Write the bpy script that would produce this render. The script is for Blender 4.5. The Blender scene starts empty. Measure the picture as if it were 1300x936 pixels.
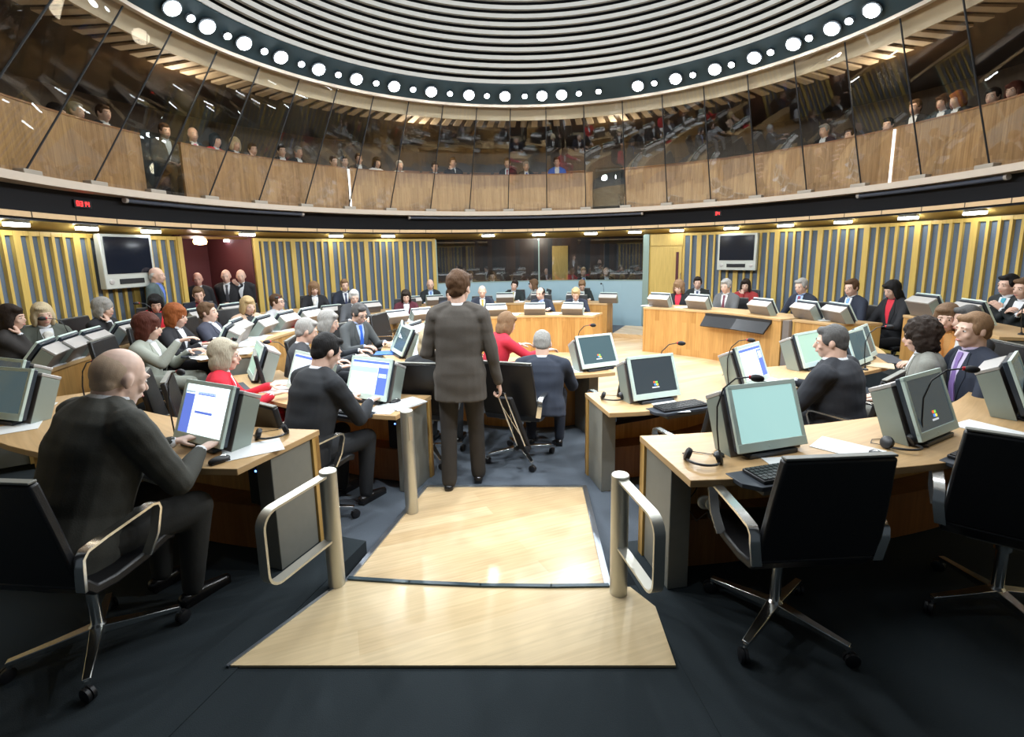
import bpy, math, random
from mathutils import Vector, Matrix, noise
random.seed(7)
scn = bpy.context.scene
COL = scn.collection
PI = math.pi
R = math.radians

# ------------------------------------------------------------------ camera
F_PX, PITCH, ROLL, HC = 627.0, R(9.3), R(-1.1), 1.78
cd = bpy.data.cameras.new('camera'); cam = bpy.data.objects.new('camera', cd); COL.objects.link(cam)
cd.sensor_width = 36.0; cd.sensor_fit = 'HORIZONTAL'; cd.lens = F_PX / 1300 * 36
cd.shift_y = -(936 / 2 - 423.5) / 1300.0      # the picture is cropped off centre
cd.clip_start = 0.02; cd.clip_end = 200
fwd = Vector((0, math.cos(PITCH), -math.sin(PITCH))); up0 = Vector((0, math.sin(PITCH), math.cos(PITCH))); rt0 = Vector((1, 0, 0))
# roll: image x axis / y axis in world
def _ray(px, py):
    a, b = px - 650, py - 423.5
    x = a * math.cos(ROLL) + b * math.sin(ROLL); y = -a * math.sin(ROLL) + b * math.cos(ROLL)
    return rt0 * x - up0 * y + fwd * F_PX
ix = (_ray(651, 423.5) - _ray(650, 423.5)).normalized(); iy = (_ray(650, 422.5) - _ray(650, 423.5)).normalized()
Mx = Matrix((ix, iy, -fwd)).transposed().to_4x4(); Mx.translation = Vector((0, 0, HC)); cam.matrix_world = Mx
scn.camera = cam
def at(px, py, Y):                         # the point a picture position shows at depth Y
    d = _ray(px, py); t = Y / d.y
    return Vector((d.x * t, Y, HC + d.z * t))
def on(px, py, z):                         # ... on the level z
    d = _ray(px, py); t = (z - HC) / d.z
    return Vector((d.x * t, d.y * t, z))
CW = Vector((.45, 6.6, 0)); CD = Vector((.15, 6.55, 0))   # centres: room shell, desks
def onwall(px, py, rad):
    d = _ray(px, py); dx = d.x / d.y
    A = dx * dx + 1; B = -2 * (dx * CW.x + CW.y); c = CW.x ** 2 + CW.y ** 2 - rad * rad
    return at(px, py, (-B + math.sqrt(max(B * B - 4 * A * c, 0))) / (2 * A))
def ang(p, C=CW): return math.degrees(math.atan2(p.x - C.x, -(p.y - C.y)))
def pol(a, r, z=0, C=CW): return Vector((C.x + r * math.sin(R(a)), C.y - r * math.cos(R(a)), z))

# ------------------------------------------------------------------ materials
def nodes(name):
    m = bpy.data.materials.new(name); m.use_nodes = True
    nt = m.node_tree; return m, nt, nt.nodes['Principled BSDF']
def c4(c): return (c[0], c[1], c[2], 1)
def mat(name, col, rough=.5, metal=0., var=.0, scale=30., bump=0., spec=None, emit=None, estr=0., stretch=None, coat=0):
    m, nt, b = nodes(name)
    b.inputs['Roughness'].default_value = rough; b.inputs['Metallic'].default_value = metal
    b.inputs['Base Color'].default_value = c4(col)
    if coat: b.inputs['Coat Weight'].default_value = coat
    if spec is not None: b.inputs['Specular IOR Level'].default_value = spec
    if emit: b.inputs['Emission Color'].default_value = c4(emit); b.inputs['Emission Strength'].default_value = estr
    if var or bump:
        tc = nt.nodes.new('ShaderNodeTexCoord'); n = nt.nodes.new('ShaderNodeTexNoise')
        n.inputs['Scale'].default_value = scale; n.inputs['Detail'].default_value = 4
        src = tc.outputs['Object']
        if stretch:
            mp = nt.nodes.new('ShaderNodeMapping'); mp.inputs['Scale'].default_value = stretch
            nt.links.new(src, mp.inputs['Vector']); src = mp.outputs['Vector']
        nt.links.new(src, n.inputs['Vector'])
        if var:
            mx = nt.nodes.new('ShaderNodeMix'); mx.data_type = 'RGBA'
            mx.inputs['A'].default_value = c4([v * (1 - var) for v in col]); mx.inputs['B'].default_value = c4([min(1, v * (1 + var)) for v in col])
            nt.links.new(n.outputs['Fac'], mx.inputs['Factor']); nt.links.new(mx.outputs['Result'], b.inputs['Base Color'])
        if bump:
            bp = nt.nodes.new('ShaderNodeBump'); bp.inputs['Strength'].default_value = bump; bp.inputs['Distance'].default_value = .01
            nt.links.new(n.outputs['Fac'], bp.inputs['Height']); nt.links.new(bp.outputs['Normal'], b.inputs['Normal'])
    return m
def wood(name, c1, c2, sw=.07, sl=1.1, rough=.38, rot=0., grain=.25, vertical=True, mortar=.0):
    m, nt, b = nodes(name); L = nt.links
    tc = nt.nodes.new('ShaderNodeTexCoord'); mp = nt.nodes.new('ShaderNodeMapping')
    mp.inputs['Rotation'].default_value = (0, 0, R(90) if vertical else rot)
    L.new(tc.outputs['UV'], mp.inputs['Vector'])
    br = nt.nodes.new('ShaderNodeTexBrick'); L.new(mp.outputs['Vector'], br.inputs['Vector'])
    br.inputs['Scale'].default_value = 1; br.inputs['Brick Width'].default_value = sl; br.inputs['Row Height'].default_value = sw
    br.inputs['Mortar Size'].default_value = mortar; br.inputs['Mortar'].default_value = c4([v * .45 for v in c2])
    br.inputs['Color1'].default_value = c4(c1); br.inputs['Color2'].default_value = c4(c2); br.offset = .37
    mp2 = nt.nodes.new('ShaderNodeMapping'); mp2.inputs['Scale'].default_value = (1.2, 22, 1); L.new(mp.outputs['Vector'], mp2.inputs['Vector'])
    n = nt.nodes.new('ShaderNodeTexNoise'); n.inputs['Scale'].default_value = 2.2; n.inputs['Detail'].default_value = 5; n.inputs['Distortion'].default_value = .6
    L.new(mp2.outputs['Vector'], n.inputs['Vector'])
    rmp = nt.nodes.new('ShaderNodeValToRGB'); rmp.color_ramp.elements[0].position = .3; rmp.color_ramp.elements[1].position = .7
    rmp.color_ramp.elements[0].color = (1 - grain, 1 - grain * 1.1, 1 - grain * 1.2, 1); rmp.color_ramp.elements[1].color = (1, 1, 1, 1)
    L.new(n.outputs['Fac'], rmp.inputs['Fac'])
    mx = nt.nodes.new('ShaderNodeMix'); mx.data_type = 'RGBA'; mx.blend_type = 'MULTIPLY'; mx.inputs['Factor'].default_value = 1
    L.new(br.outputs['Color'], mx.inputs['A']); L.new(rmp.outputs['Color'], mx.inputs['B']); L.new(mx.outputs['Result'], b.inputs['Base Color'])
    b.inputs['Roughness'].default_value = rough
    return m
def glassmat(name, tint, refl=.12, rough=.0, ior=1.5):
    m = bpy.data.materials.new(name); m.use_nodes = True; nt = m.node_tree; nt.nodes.clear()
    o = nt.nodes.new('ShaderNodeOutputMaterial'); t = nt.nodes.new('ShaderNodeBsdfTransparent'); g = nt.nodes.new('ShaderNodeBsdfGlossy')
    t.inputs['Color'].default_value = c4(tint); g.inputs['Roughness'].default_value = rough; g.inputs['Color'].default_value = (.95, .97, 1, 1)
    lw = nt.nodes.new('ShaderNodeLayerWeight'); lw.inputs['Blend'].default_value = .5; fr = nt.nodes.new('ShaderNodeMath'); fr.operation = 'POWER'; fr.inputs[1].default_value = 4.5; nt.links.new(lw.outputs['Facing'], fr.inputs[0])
    ma = nt.nodes.new('ShaderNodeMath'); ma.operation = 'ADD'; ma.use_clamp = True; ma.inputs[1].default_value = refl
    mx = nt.nodes.new('ShaderNodeMixShader'); L = nt.links
    L.new(fr.outputs[0], ma.inputs[0]); L.new(ma.outputs[0], mx.inputs[0]); L.new(t.outputs[0], mx.inputs[1]); L.new(g.outputs[0], mx.inputs[2]); L.new(mx.outputs[0], o.inputs[0])
    return m
M = {}
M['oak_panel'] = wood('oak_panel', (.62, .35, .115), (.46, .235, .065), sw=.085, sl=1.3)
M['oak_top'] = wood('oak_top', (.60, .40, .20), (.55, .35, .16), sw=.16, sl=2.2, vertical=False, grain=.18)
M['oak_edge'] = wood('oak_edge', (.58, .36, .11), (.52, .31, .09), sw=.2, sl=2, vertical=True, grain=.15)
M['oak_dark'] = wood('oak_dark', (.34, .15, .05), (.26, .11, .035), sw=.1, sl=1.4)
M['oak_gallery'] = wood('oak_gallery', (.50, .29, .125), (.35, .19, .075), sw=.05, sl=1.0, grain=.35)
M['oak_floor'] = wood('oak_floor', (.80, .61, .37), (.66, .46, .25), sw=.14, sl=1.9, rough=.2, rot=R(-24), grain=.2, vertical=False)
M['oak_landing'] = wood('oak_landing', (.84, .66, .40), (.77, .58, .33), sw=.16, sl=2.2, rough=.22, rot=R(-20), grain=.14, vertical=False)
M['batten'] = wood('batten', (.68, .48, .13), (.62, .42, .10), sw=.3, sl=2.5, grain=.18)
M['door_oak'] = wood('door_oak', (.66, .47, .14), (.60, .42, .12), sw=.5, sl=2.5, grain=.2)
M['acoustic'] = mat('acoustic', (.115, .15, .20), .95, var=.15, scale=60)
M['soffit'] = wood('soffit', (.50, .34, .10), (.47, .31, .09), sw=.6, sl=1.2, grain=.12, vertical=False)
M['lip'] = mat('lip', (.62, .43, .24), .5, var=.08, scale=12)
M['carpet_dark'] = mat('carpet_dark', (.016, .024, .029), 1, var=.35, scale=240, bump=.25)
M['carpet_lit'] = mat('carpet_lit', (.085, .102, .125), 1, var=.28, scale=220, bump=.25)  # paler carpet for the well: the stronger light there is painted in
M['black'] = mat('black', (.006, .006, .008), .6)
M['black_gloss'] = mat('black_gloss', (.008, .008, .01), .3)
M['void'] = mat('void', (.004, .004, .006), .9)
M['leather'] = mat('leather', (.0085, .0085, .01), .42, var=.2, scale=180, bump=.12)
M['alu'] = mat('alu', (.72, .72, .70), .22, 1, var=.06, scale=40)
M['brushed'] = mat('brushed', (.56, .55, .49), .42, .85, var=.10, scale=60, stretch=(20, 20, 1))
M['desk_metal'] = mat('desk_metal', (.20, .20, .175), .5, .0, var=.08, scale=20)
M['trim_metal'] = mat('trim_metal', (.42, .46, .52), .3, .9)
M['bezel'] = mat('bezel', (.56, .68, .62), .42)
M['bezel_dark'] = mat('bezel_dark', (.03, .04, .055), .35)
M['housing'] = mat('housing', (.225, .195, .175), .45, .35, var=.05, scale=25)
M['housing_rim'] = mat('housing_rim', (.50, .48, .46), .4, .3)
M['housing_side'] = mat('housing_side', (.31, .36, .325), .45, .4)
M['scr_off'] = mat('scr_off', (.045, .075, .085), .16, emit=(.10, .17, .20), estr=.22)
M['scr_black'] = mat('scr_black', (.02, .025, .03), .14, emit=(.04, .055, .065), estr=.5)
M['scr_glare'] = mat('scr_glare', (.10, .2, .2), .14, emit=(.34, .56, .54), estr=.62)  # glow colour blends reflected lamp glare into the teal of the screen
M['scr_green'] = mat('scr_green', (.20, .30, .24), .25, emit=(.34, .50, .40), estr=.55)
M['scr_white'] = mat('scr_white', (.6, .65, .65), .3, emit=(.80, .92, .93), estr=.95)
M['scr_pale'] = mat('scr_pale', (.5, .55, .6), .3, emit=(.55, .68, .80), estr=.9)
M['scr_blue'] = mat('scr_blue', (.05, .09, .3), .3, emit=(.075, .12, .42), estr=.9)
M['scr_cyan'] = mat('scr_cyan', (.2, .5, .7), .3, emit=(.30, .66, .90), estr=.9)
for n_, c_ in (('logo_red', (.8, .12, .03)), ('logo_green', (.15, .6, .08)), ('logo_blue', (.08, .25, .85)), ('logo_yellow', (.85, .65, .05)), ('logo_grey', (.4, .42, .45))):
    M[n_] = mat(n_, c_, .4, emit=c_, estr=.7)
M['tray'] = mat('tray', (.035, .042, .055), .55)
M['key'] = mat('key', (.012, .012, .014), .45)
M['plastic'] = mat('plastic', (.012, .012, .014), .4)
M['paper'] = mat('paper', (.80, .82, .82), .7, var=.03, scale=8)
M['paper_print'] = mat('paper_print', (.62, .65, .68), .7)
M['folder_blue'] = mat('folder_blue', (.03, .16, .55), .45)
M['folder_red'] = mat('folder_red', (.6, .02, .03), .45)
M['folder_cream'] = mat('folder_cream', (.62, .50, .33), .6)
M['led_red'] = mat('led_red', (.5, .01, .01), .4, emit=(1, .02, .02), estr=3)
M['led_blue'] = mat('led_blue', (.05, .1, .8), .4, emit=(.1, .25, 1), estr=4)
M['lamp'] = mat('lamp', (1, 1, 1), .4, emit=(.88, .96, 1), estr=26)
M['lamp_small'] = mat('lamp_small', (1, 1, 1), .4, emit=(.88, .96, 1), estr=16)
M['soffit_lamp'] = mat('soffit_lamp', (1, 1, 1), .4, emit=(.90, .97, 1), estr=13)
M['warm_lamp'] = mat('warm_lamp', (1, .8, .5), .4, emit=(1, .62, .22), estr=6)
M['lamp_rim'] = mat('lamp_rim', (.05, .06, .07), .4, .5)
M['slat'] = mat('slat', (.46, .45, .42), .55, var=.05, scale=6)
M['ring_dark'] = mat('ring_dark', (.028, .055, .072), .35, .2)
M['stone'] = mat('stone', (.52, .44, .36), .55, var=.06, scale=8)
M['bracket'] = mat('bracket', (.33, .29, .24), .5, .3)
M['beige'] = mat('beige', (.58, .47, .34), .6, var=.05, scale=6)
M['gallery_wall'] = wood('gallery_wall', (.085, .05, .026), (.06, .036, .018), sw=.2, sl=2)
M['maroon'] = mat('maroon', (.085, .018, .022), .7, var=.12, scale=5)
M['booth_dark'] = wood('booth_dark', (.10, .052, .03), (.03, .03, .035), sw=.14, sl=3)
M['frost'] = mat('frost', (.33, .47, .53), .35, var=.04, scale=3)
M['frost_edge'] = mat('frost_edge', (.30, .40, .36), .3, .2)
M['glass'] = glassmat('glass', (.93, .93, .91), .045)
M['glass_booth'] = glassmat('glass_booth', (.8, .84, .85), .07)
M['perspex'] = glassmat('perspex', (.92, .95, .96), .08)
M['water_glass'] = glassmat('water_glass', (.9, .94, .96), .10)
M['tv_shell'] = mat('tv_shell', (.56, .58, .53), .4, .2)
M['tv_screen'] = mat('tv_screen', (.010, .013, .022), .08)
M['eye'] = mat('eye', (.02, .015, .012), .2); M['eye_white'] = mat('eye_white', (.75, .72, .70), .3)
M['lip_skin'] = mat('lip_skin', (.50, .20, .17), .5)
M['shoe'] = mat('shoe', (.010, .009, .009), .25)
_cm = {}
def cloth(col, rough=.85):
    k = ('c',) + tuple(col)
    if k not in _cm: _cm[k] = mat('cloth', col, rough, var=.18, scale=140, bump=.10)
    return _cm[k]
def hairm(col):
    k = ('h',) + tuple(col)
    if k not in _cm: _cm[k] = mat('hair', col, .65, var=.4, scale=40, bump=.5, stretch=(3, 3, .6), spec=.2) if col != HC_['crop'] else mat('hair', col, .7, var=.15, scale=300, bump=.1)
    return _cm[k]
def skinm(col):
    k = ('s',) + tuple(col)
    if k not in _cm: _cm[k] = mat('skin', col, .5, var=.07, scale=22)
    return _cm[k]

# ------------------------------------------------------------------ mesh builder
class MB:
    def __init__(s): s.v = []; s.f = []; s.m = []; s.uv = []
    def add(s, vs, fs, m=0, uvs=None, T=None):
        o = len(s.v)
        if T is not None: vs = [T @ Vector(v) for v in vs]
        s.v += [Vector(v) for v in vs]
        for i, f in enumerate(fs):
            s.f.append([o + k for k in f]); s.m.append(m); s.uv.append(uvs[i] if uvs else None)
        return s
    def box(s, c, d, m=0, T=None, rz=0):
        x, y, z = d[0] / 2, d[1] / 2, d[2] / 2
        vs = [Vector((a * x, b * y, e * z)) for e in (-1, 1) for b in (-1, 1) for a in (-1, 1)]
        if rz: vs = [Matrix.Rotation(rz, 3, 'Z') @ v for v in vs]
        vs = [v + Vector(c) for v in vs]
        return s.add(vs, [(0, 2, 3, 1), (4, 5, 7, 6), (0, 1, 5, 4), (2, 6, 7, 3), (0, 4, 6, 2), (1, 3, 7, 5)], m, None, T)
    def prism(s, poly, z0, z1, m=0, T=None):              # poly counter-clockwise in XY
        n = len(poly)
        vs = [(p[0], p[1], z0) for p in poly] + [(p[0], p[1], z1) for p in poly]
        fs = [tuple(range(n - 1, -1, -1)), tuple(range(n, 2 * n))] + [(i, (i + 1) % n, n + (i + 1) % n, n + i) for i in range(n)]
        return s.add(vs, fs, m, None, T)
    def extr(s, poly, x0, x1, m=0, T=None):               # poly in YZ, extruded along X
        n = len(poly)
        vs = [(x0, p[0], p[1]) for p in poly] + [(x1, p[0], p[1]) for p in poly]
        fs = [tuple(range(n - 1, -1, -1)), tuple(range(n, 2 * n))] + [(i, (i + 1) % n, n + (i + 1) % n, n + i) for i in range(n)]
        return s.add(vs, fs, m, None, T)
    def arc(s, C, sam, z0, z1, m=0, closed=False):        # sam: (angle, r_in, r_out); z0/z1 numbers or 4-tuple zi0,zo0,zi1,zo1
        n = len(sam); vs = []; L = [0.]
        zi0, zo0, zi1, zo1 = (z0, z0, z1, z1) if not isinstance(z0, tuple) else (z0[0], z0[1], z1[0], z1[1])
        for i, (a, r0, r1) in enumerate(sam):
            vs += [pol(a, r0, zi0, C), pol(a, r1, zo0, C), pol(a, r1, zo1, C), pol(a, r0, zi1, C)]
            if i: L.append(L[-1] + (pol(a, (r0 + r1) / 2, 0, C) - pol(sam[i - 1][0], (sam[i - 1][1] + sam[i - 1][2]) / 2, 0, C)).length)
        fs = []; uv = []
        for i in range(n - 1):
            a, b = 4 * i, 4 * (i + 1)
            for j in range(4):
                k = (j + 1) % 4
                fs.append((a + j, b + j, b + k, a + k))
                if j in (1, 3): q = [(L[i], vs[a + j].z), (L[i + 1], vs[b + j].z), (L[i + 1], vs[b + k].z), (L[i], vs[a + k].z)]
                else:
                    r = lambda q_: (q_ - C).to_2d().length
                    q = [(L[i], r(vs[a + j])), (L[i + 1], r(vs[b + j])), (L[i + 1], r(vs[b + k])), (L[i], r(vs[a + k]))]
                uv.append(q)
        fs += [(0, 1, 2, 3), (4 * n - 1, 4 * n - 2, 4 * n - 3, 4 * n - 4)]; uv += [None, None]
        return s.add(vs, fs, m, uv)
    def loft(s, rings, m=0, cap=True, close=True, T=None):
        n = len(rings[0]); vs = [v for r in rings for v in r]; fs = []
        for i in range(len(rings) - 1):
            for j in range(n if close else n - 1):
                k = (j + 1) % n; fs.append((i * n + j, i * n + k, (i + 1) * n + k, (i + 1) * n + j))
        if cap: fs += [tuple(range(n - 1, -1, -1)), tuple(range((len(rings) - 1) * n, len(rings) * n))]
        return s.add(vs, fs, m, None, T)
    def tube(s, path, r, n=8, m=0, T=None, flat=None):    # flat=(w,h,upvector): rectangular bar
        P = [Vector(p) for p in path]; rings = []
        for i, p in enumerate(P):
            t = (P[min(i + 1, len(P) - 1)] - P[max(i - 1, 0)]).normalized()
            if flat:
                u = flat[2]; u = Vector(u); sd = t.cross(u).normalized(); nn = sd.cross(t).normalized()
                w, h = flat[0] / 2, flat[1] / 2
                # sd along u-perp; keep width along given vector u
                rings.append([p + u * a * w + t.cross(u).normalized() * b * h for a, b in ((-1, -1), (1, -1), (1, 1), (-1, 1))])
            else:
                u = Vector((0, 0, 1)) if abs(t.z) < .9 else Vector((1, 0, 0))
                a = t.cross(u).normalized(); b = t.cross(a).normalized()
                rr = r[i] if isinstance(r, (list, tuple)) else r
                rings.append([p + a * rr * math.cos(2 * PI * k / n) - b * rr * math.sin(2 * PI * k / n) for k in range(n)])
        return s.loft(rings, m, True, True, T)
    def lathe(s, prof, n=20, m=0, T=None, c=(0, 0, 0)):   # prof: (r,z)
        rings = [[(c[0] + max(r, 1e-4) * math.cos(2 * PI * k / n), c[1] + max(r, 1e-4) * math.sin(2 * PI * k / n), c[2] + z) for k in range(n)] for r, z in prof]
        return s.loft(rings, m, True, True, T)
    def capsule(s, p, q, r0, r1, n=10, m=0):
        p, q = Vector(p), Vector(q); t = (q - p); L = t.length; t = t / L if L > 1e-6 else Vector((0, 0, 1))
        u = Vector((0, 0, 1)) if abs(t.z) < .9 else Vector((1, 0, 0))
        a = t.cross(u).normalized(); b = t.cross(a); rings = []
        for c, rr, angs in ((p, r0, (-85, -50, -20)), (p, r0, ()), (q, r1, (0, 25, 55, 85))):
            for g in angs:
                o = c + t * rr * math.sin(R(g)); q_ = rr * math.cos(R(g))
                rings.append([o + a * q_ * math.cos(2 * PI * k / n) - b * q_ * math.sin(2 * PI * k / n) for k in range(n)])
        rings.insert(3, [p + a * r0 * math.cos(2 * PI * k / n) - b * r0 * math.sin(2 * PI * k / n) for k in range(n)])
        return s.loft(rings, m)
    def ell(s, c, h, m=0, n=14, k=9, T=None, e=1.0):
        rings = []
        for i in range(k + 1):
            ph = -PI / 2 + PI * (i + .0) / k; ph = max(min(ph, PI / 2 - .06), -PI / 2 + .06)
            rings.append([(c[0] + h[0] * math.cos(ph) * math.cos(2 * PI * j / n), c[1] + h[1] * math.cos(ph) * math.sin(2 * PI * j / n), c[2] + h[2] * math.sin(ph)) for j in range(n)])
        return s.loft(rings, m, True, True, T)
    def mesh(s, name, mats, off=None, smooth=35):
        me = bpy.data.meshes.new(name)
        vs = [(v - off) for v in s.v] if off is not None else s.v
        me.from_pydata([tuple(v) for v in vs], [], s.f)
        for m_ in mats: me.materials.append(m_)
        me.polygons.foreach_set('material_index', s.m)
        uvl = me.uv_layers.new(name='UVMap'); me.update()
        for p in me.polygons:
            q = s.uv[p.index]
            n = p.normal; ax = max(range(3), key=lambda i: abs(n[i]))
            for j, li in enumerate(p.loop_indices):
                if q: uvl.data[li].uv = q[j]
                else:
                    v = s.v[me.loops[li].vertex_index]
                    uvl.data[li].uv = (v.y, v.z) if ax == 0 else ((v.x, v.z) if ax == 1 else (v.x, v.y))
        if smooth:
            me.polygons.foreach_set('use_smooth', [True] * len(me.polygons)); me.set_sharp_from_angle(angle=R(smooth))
        return me
    def build(s, name, mats, parent=None, world=False, bevel=0, smooth=35, seg=2):
        if not isinstance(mats, (list, tuple)): mats = [mats]
        me = s.mesh(name, mats, parent.location if (world and parent) else None, smooth)
        o = bpy.data.objects.new(name, me); COL.objects.link(o)
        if parent: o.parent = parent
        if bevel:
            b = o.modifiers.new('bevel', 'BEVEL'); b.width = bevel; b.segments = seg; b.limit_method = 'ANGLE'; b.angle_limit = R(40)
        return o
def empty(name, loc=(0, 0, 0), rz=0):
    o = bpy.data.objects.new(name, None); COL.objects.link(o); o.location = loc; o.rotation_euler = (0, 0, rz); o.empty_display_size = .1
    return o
def tag(o, label, cat, group=None):
    o['label'] = label; o['category'] = cat
    if group: o['group'] = group
    return o
def struct(o): o['kind'] = 'structure'; return o
def copy_tree(o, parent=None):
    c = o.copy(); COL.objects.link(c)
    if parent: c.parent = parent
    for ch in o.children: copy_tree(ch, c)
    return c
PROTO = {}
def place(kind, maker, loc, heading=0, label=None, cat=None, group=None, sc=1.0):     # first use builds it, later uses copy it
    if kind not in PROTO: PROTO[kind] = o = maker()
    else:
        o = copy_tree(PROTO[kind])
        if 'group' in o and not group: del o['group']
    o.location = loc; o.rotation_euler = (0, 0, -R(heading))
    tag(o, label, cat, group); return o
def sw(a0, a1, n): return [a0 + (a1 - a0) * i / n for i in range(n + 1)]
def interp(tab, a):
    for i in range(len(tab) - 1):
        t0, t1 = tab[i], tab[i + 1]
        if (t0[0] - a) * (t1[0] - a) <= 0 and t0[0] != t1[0]:
            w = (a - t0[0]) / (t1[0] - t0[0]); return [t0[k] + (t1[k] - t0[k]) * w for k in range(1, len(t0))]
    return list(tab[0][1:]) if abs(a - tab[0][0]) < abs(a - tab[-1][0]) else list(tab[-1][1:])

# ================================================================== ROOM SHELL
ZB = -.13                                    # well level; near outer tier is 0
RW = 6.5
# --- floors
b = MB(); b.arc(CW, [(a, .02, 6.9) for a in sw(-180, 180, 72)], ZB - .1, ZB); struct(b.build('floor', M['carpet_lit'], smooth=0))
b = MB(); b.lathe([(2.75, 0), (2.75, .006), (.01, .006)], 64, c=(1.05, 9.05, ZB)); struct(b.build('floor_timber', M['oak_floor'], smooth=0))
AIS = (-16.6, 6.8)                           # aisle, seen from the desks' centre
b = MB(); b.arc(CD, [(a, 3.78 if a > 0 else 3.86, 7.4) for a in sw(AIS[1], 62, 24)], ZB - .05, 0); struct(b.build('tier_right', M['carpet_dark'], smooth=0))
b = MB(); b.arc(CD, [(a, 3.84, 7.4) for a in sw(-62, AIS[0], 24)], ZB - .05, 0); struct(b.build('tier_left', M['carpet_dark'], smooth=0))
b = MB(); b.arc(CD, [(a, 4.17, 7.4) for a in sw(AIS[0], AIS[1], 12)], ZB - .05, -.004); struct(b.build('tier_entrance', M['carpet_dark'], smooth=0))
b = MB(); b.arc(CD, [(a, interp([(-62, 3.75, 0), (-80, 3.35, 0), (-118, 3.3, 0)], a)[0], 4.57) for a in sw(-62.02, -118, 24)][::-1], ZB - .05, .04); struct(b.build('tier_left_middle', M['carpet_dark'], smooth=0))
b = MB(); b.arc(CD, [(a, 4.57, 6.35) for a in sw(-150, -62.02, 36)], ZB - .05, .05); struct(b.build('tier_left_upper', M['carpet_dark'], smooth=0))
b = MB(); b.arc(CD, [(a, 4.7, 6.8) for a in sw(62.02, 94, 16)], ZB - .05, .14); struct(b.build('tier_right_upper', M['carpet_dark'], smooth=0))
b = MB(); b.arc(CD, [(a, 4.75, 6.0) for a in sw(141, 154, 6)], ZB - .05, -.03); struct(b.build('floor_step', M['oak_floor'], smooth=0))
# --- timber landing and ramp
def pan(px, py, z): p = on(px, py, z); return (p.x, p.y)
jl = [pan(443, 737, 0), pan(520, 742, 0), pan(610, 746, 0), pan(700, 747, 0), pan(772, 746, 0)]
land = [pan(290, 847, 0), pan(858, 847, 0), pan(832, 772, 0), pan(800, 747, 0)] + jl[::-1] + [pan(418, 752, 0)]
b = MB(); b.prism(land, -.003, .008); struct(b.build('floor_landing', M['oak_landing'], smooth=0))
fl, fr_ = on(541, 618, ZB + .01), on(742, 618, ZB + .01)
top = [Vector((x, y, .006)) for x, y in jl]; N_ = 8; rows = []
for i in range(N_ + 1):
    w = i / N_; rows.append([top[j].lerp(fl.lerp(fr_, j / 4), w) for j in range(5)])
b = MB(); vs = [p for r_ in rows for p in r_]; n0 = len(vs); vs += [Vector((p.x, p.y, ZB - .02)) for p in vs]
fs = []
for i in range(N_):
    for j in range(4):
        a = i * 5 + j; fs.append((a, a + 1, a + 6, a + 5)[::-1])
edge = [(i * 5, (i + 1) * 5) for i in range(N_)] + [((i + 1) * 5 + 4, i * 5 + 4) for i in range(N_)] + [(N_ * 5 + j, N_ * 5 + j + 1) for j in range(4)] + [(j + 1, j) for j in range(4)]
fs += [(p, q, q + n0, p + n0) for p, q in edge]
b.add([tuple(v) for v in vs], fs); struct(b.build('floor_ramp', M['oak_floor'], smooth=0))
def strip(name, pts, w, up=(0, 0, 1), m='trim_metal'):
    P = [Vector(p) for p in pts]; b = MB()
    for i in range(len(P) - 1):
        d = (P[i + 1] - P[i]).normalized(); s_ = d.cross(Vector((0, 0, 1))).normalized() * w / 2; z = Vector((0, 0, .008)); e_ = d * .004
        q = [P[i] - s_ - e_, P[i] + s_ - e_, P[i + 1] + s_ + e_, P[i + 1] - s_ + e_]
        b.add([tuple(v - z) for v in q] + [tuple(v + z) for v in q], [(3, 2, 1, 0), (4, 5, 6, 7), (0, 1, 5, 4), (1, 2, 6, 5), (2, 3, 7, 6), (3, 0, 4, 7)])
    return struct(b.build(name, M[m], smooth=0))
strip('trim_1', [(x, y, .010) for x, y in jl], .024, m='ring_dark'); strip('trim_2', [top[0], fl], .03); strip('trim_3', [top[4], fr_], .035); strip('trim_4', [fl, fr_], .03)
strip('trim_5', [(*land[0], .004), (*land[-1], .004), (*jl[0], .004)], .016)

# --- striped wall
ends = {}
A_TVL = (ang(onwall(120, 300, RW)), ang(onwall(190, 300, RW)))
A_RL, A_RR = ang(onwall(229, 310, RW)), ang(onwall(320, 305, RW))
A_BL, A_BR = ang(onwall(553, 308, RW)), ang(onwall(818, 303, RW))
A_DL, A_DR = ang(onwall(825, 300, RW)), ang(onwall(870, 300, RW))
def striped(name, a0, a1, z0=-.1, z1=2.16, double=True):
    """acoustic panels with oak battens, a0 > a1 runs clockwise"""
    b = MB(); n = max(4, int(abs(a1 - a0) / 2))
    b.arc(CW, [(a, RW + .02, RW + .16) for a in sw(min(a0, a1), max(a0, a1), n)], z0, z1, 1)
    dp = math.degrees(.158 / RW); wb = math.degrees(.043 / RW); a = min(a0, a1); i = 0
    while a + wb < max(a0, a1):
        w = wb * (2.3 if i % 5 == 0 else 1)
        e = min(a + w, max(a0, a1))
        b.arc(CW, [(a, RW - .025, RW + .03), (e, RW - .025, RW + .03)], z0, z1, 0)
        a += dp + (w - wb); i += 1
    for zz in (z0, z1 - .06): b.arc(CW, [(q, RW - .02, RW + .03) for q in sw(min(a0, a1), max(a0, a1), n)], zz, zz + .06, 0)
    return struct(b.build(name, [M['batten'], M['acoustic']], smooth=0))
striped('wall_left', -36, A_RL); striped('wall_far_left', A_RR, A_BL); striped('wall_right', A_DR, 30)
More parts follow.
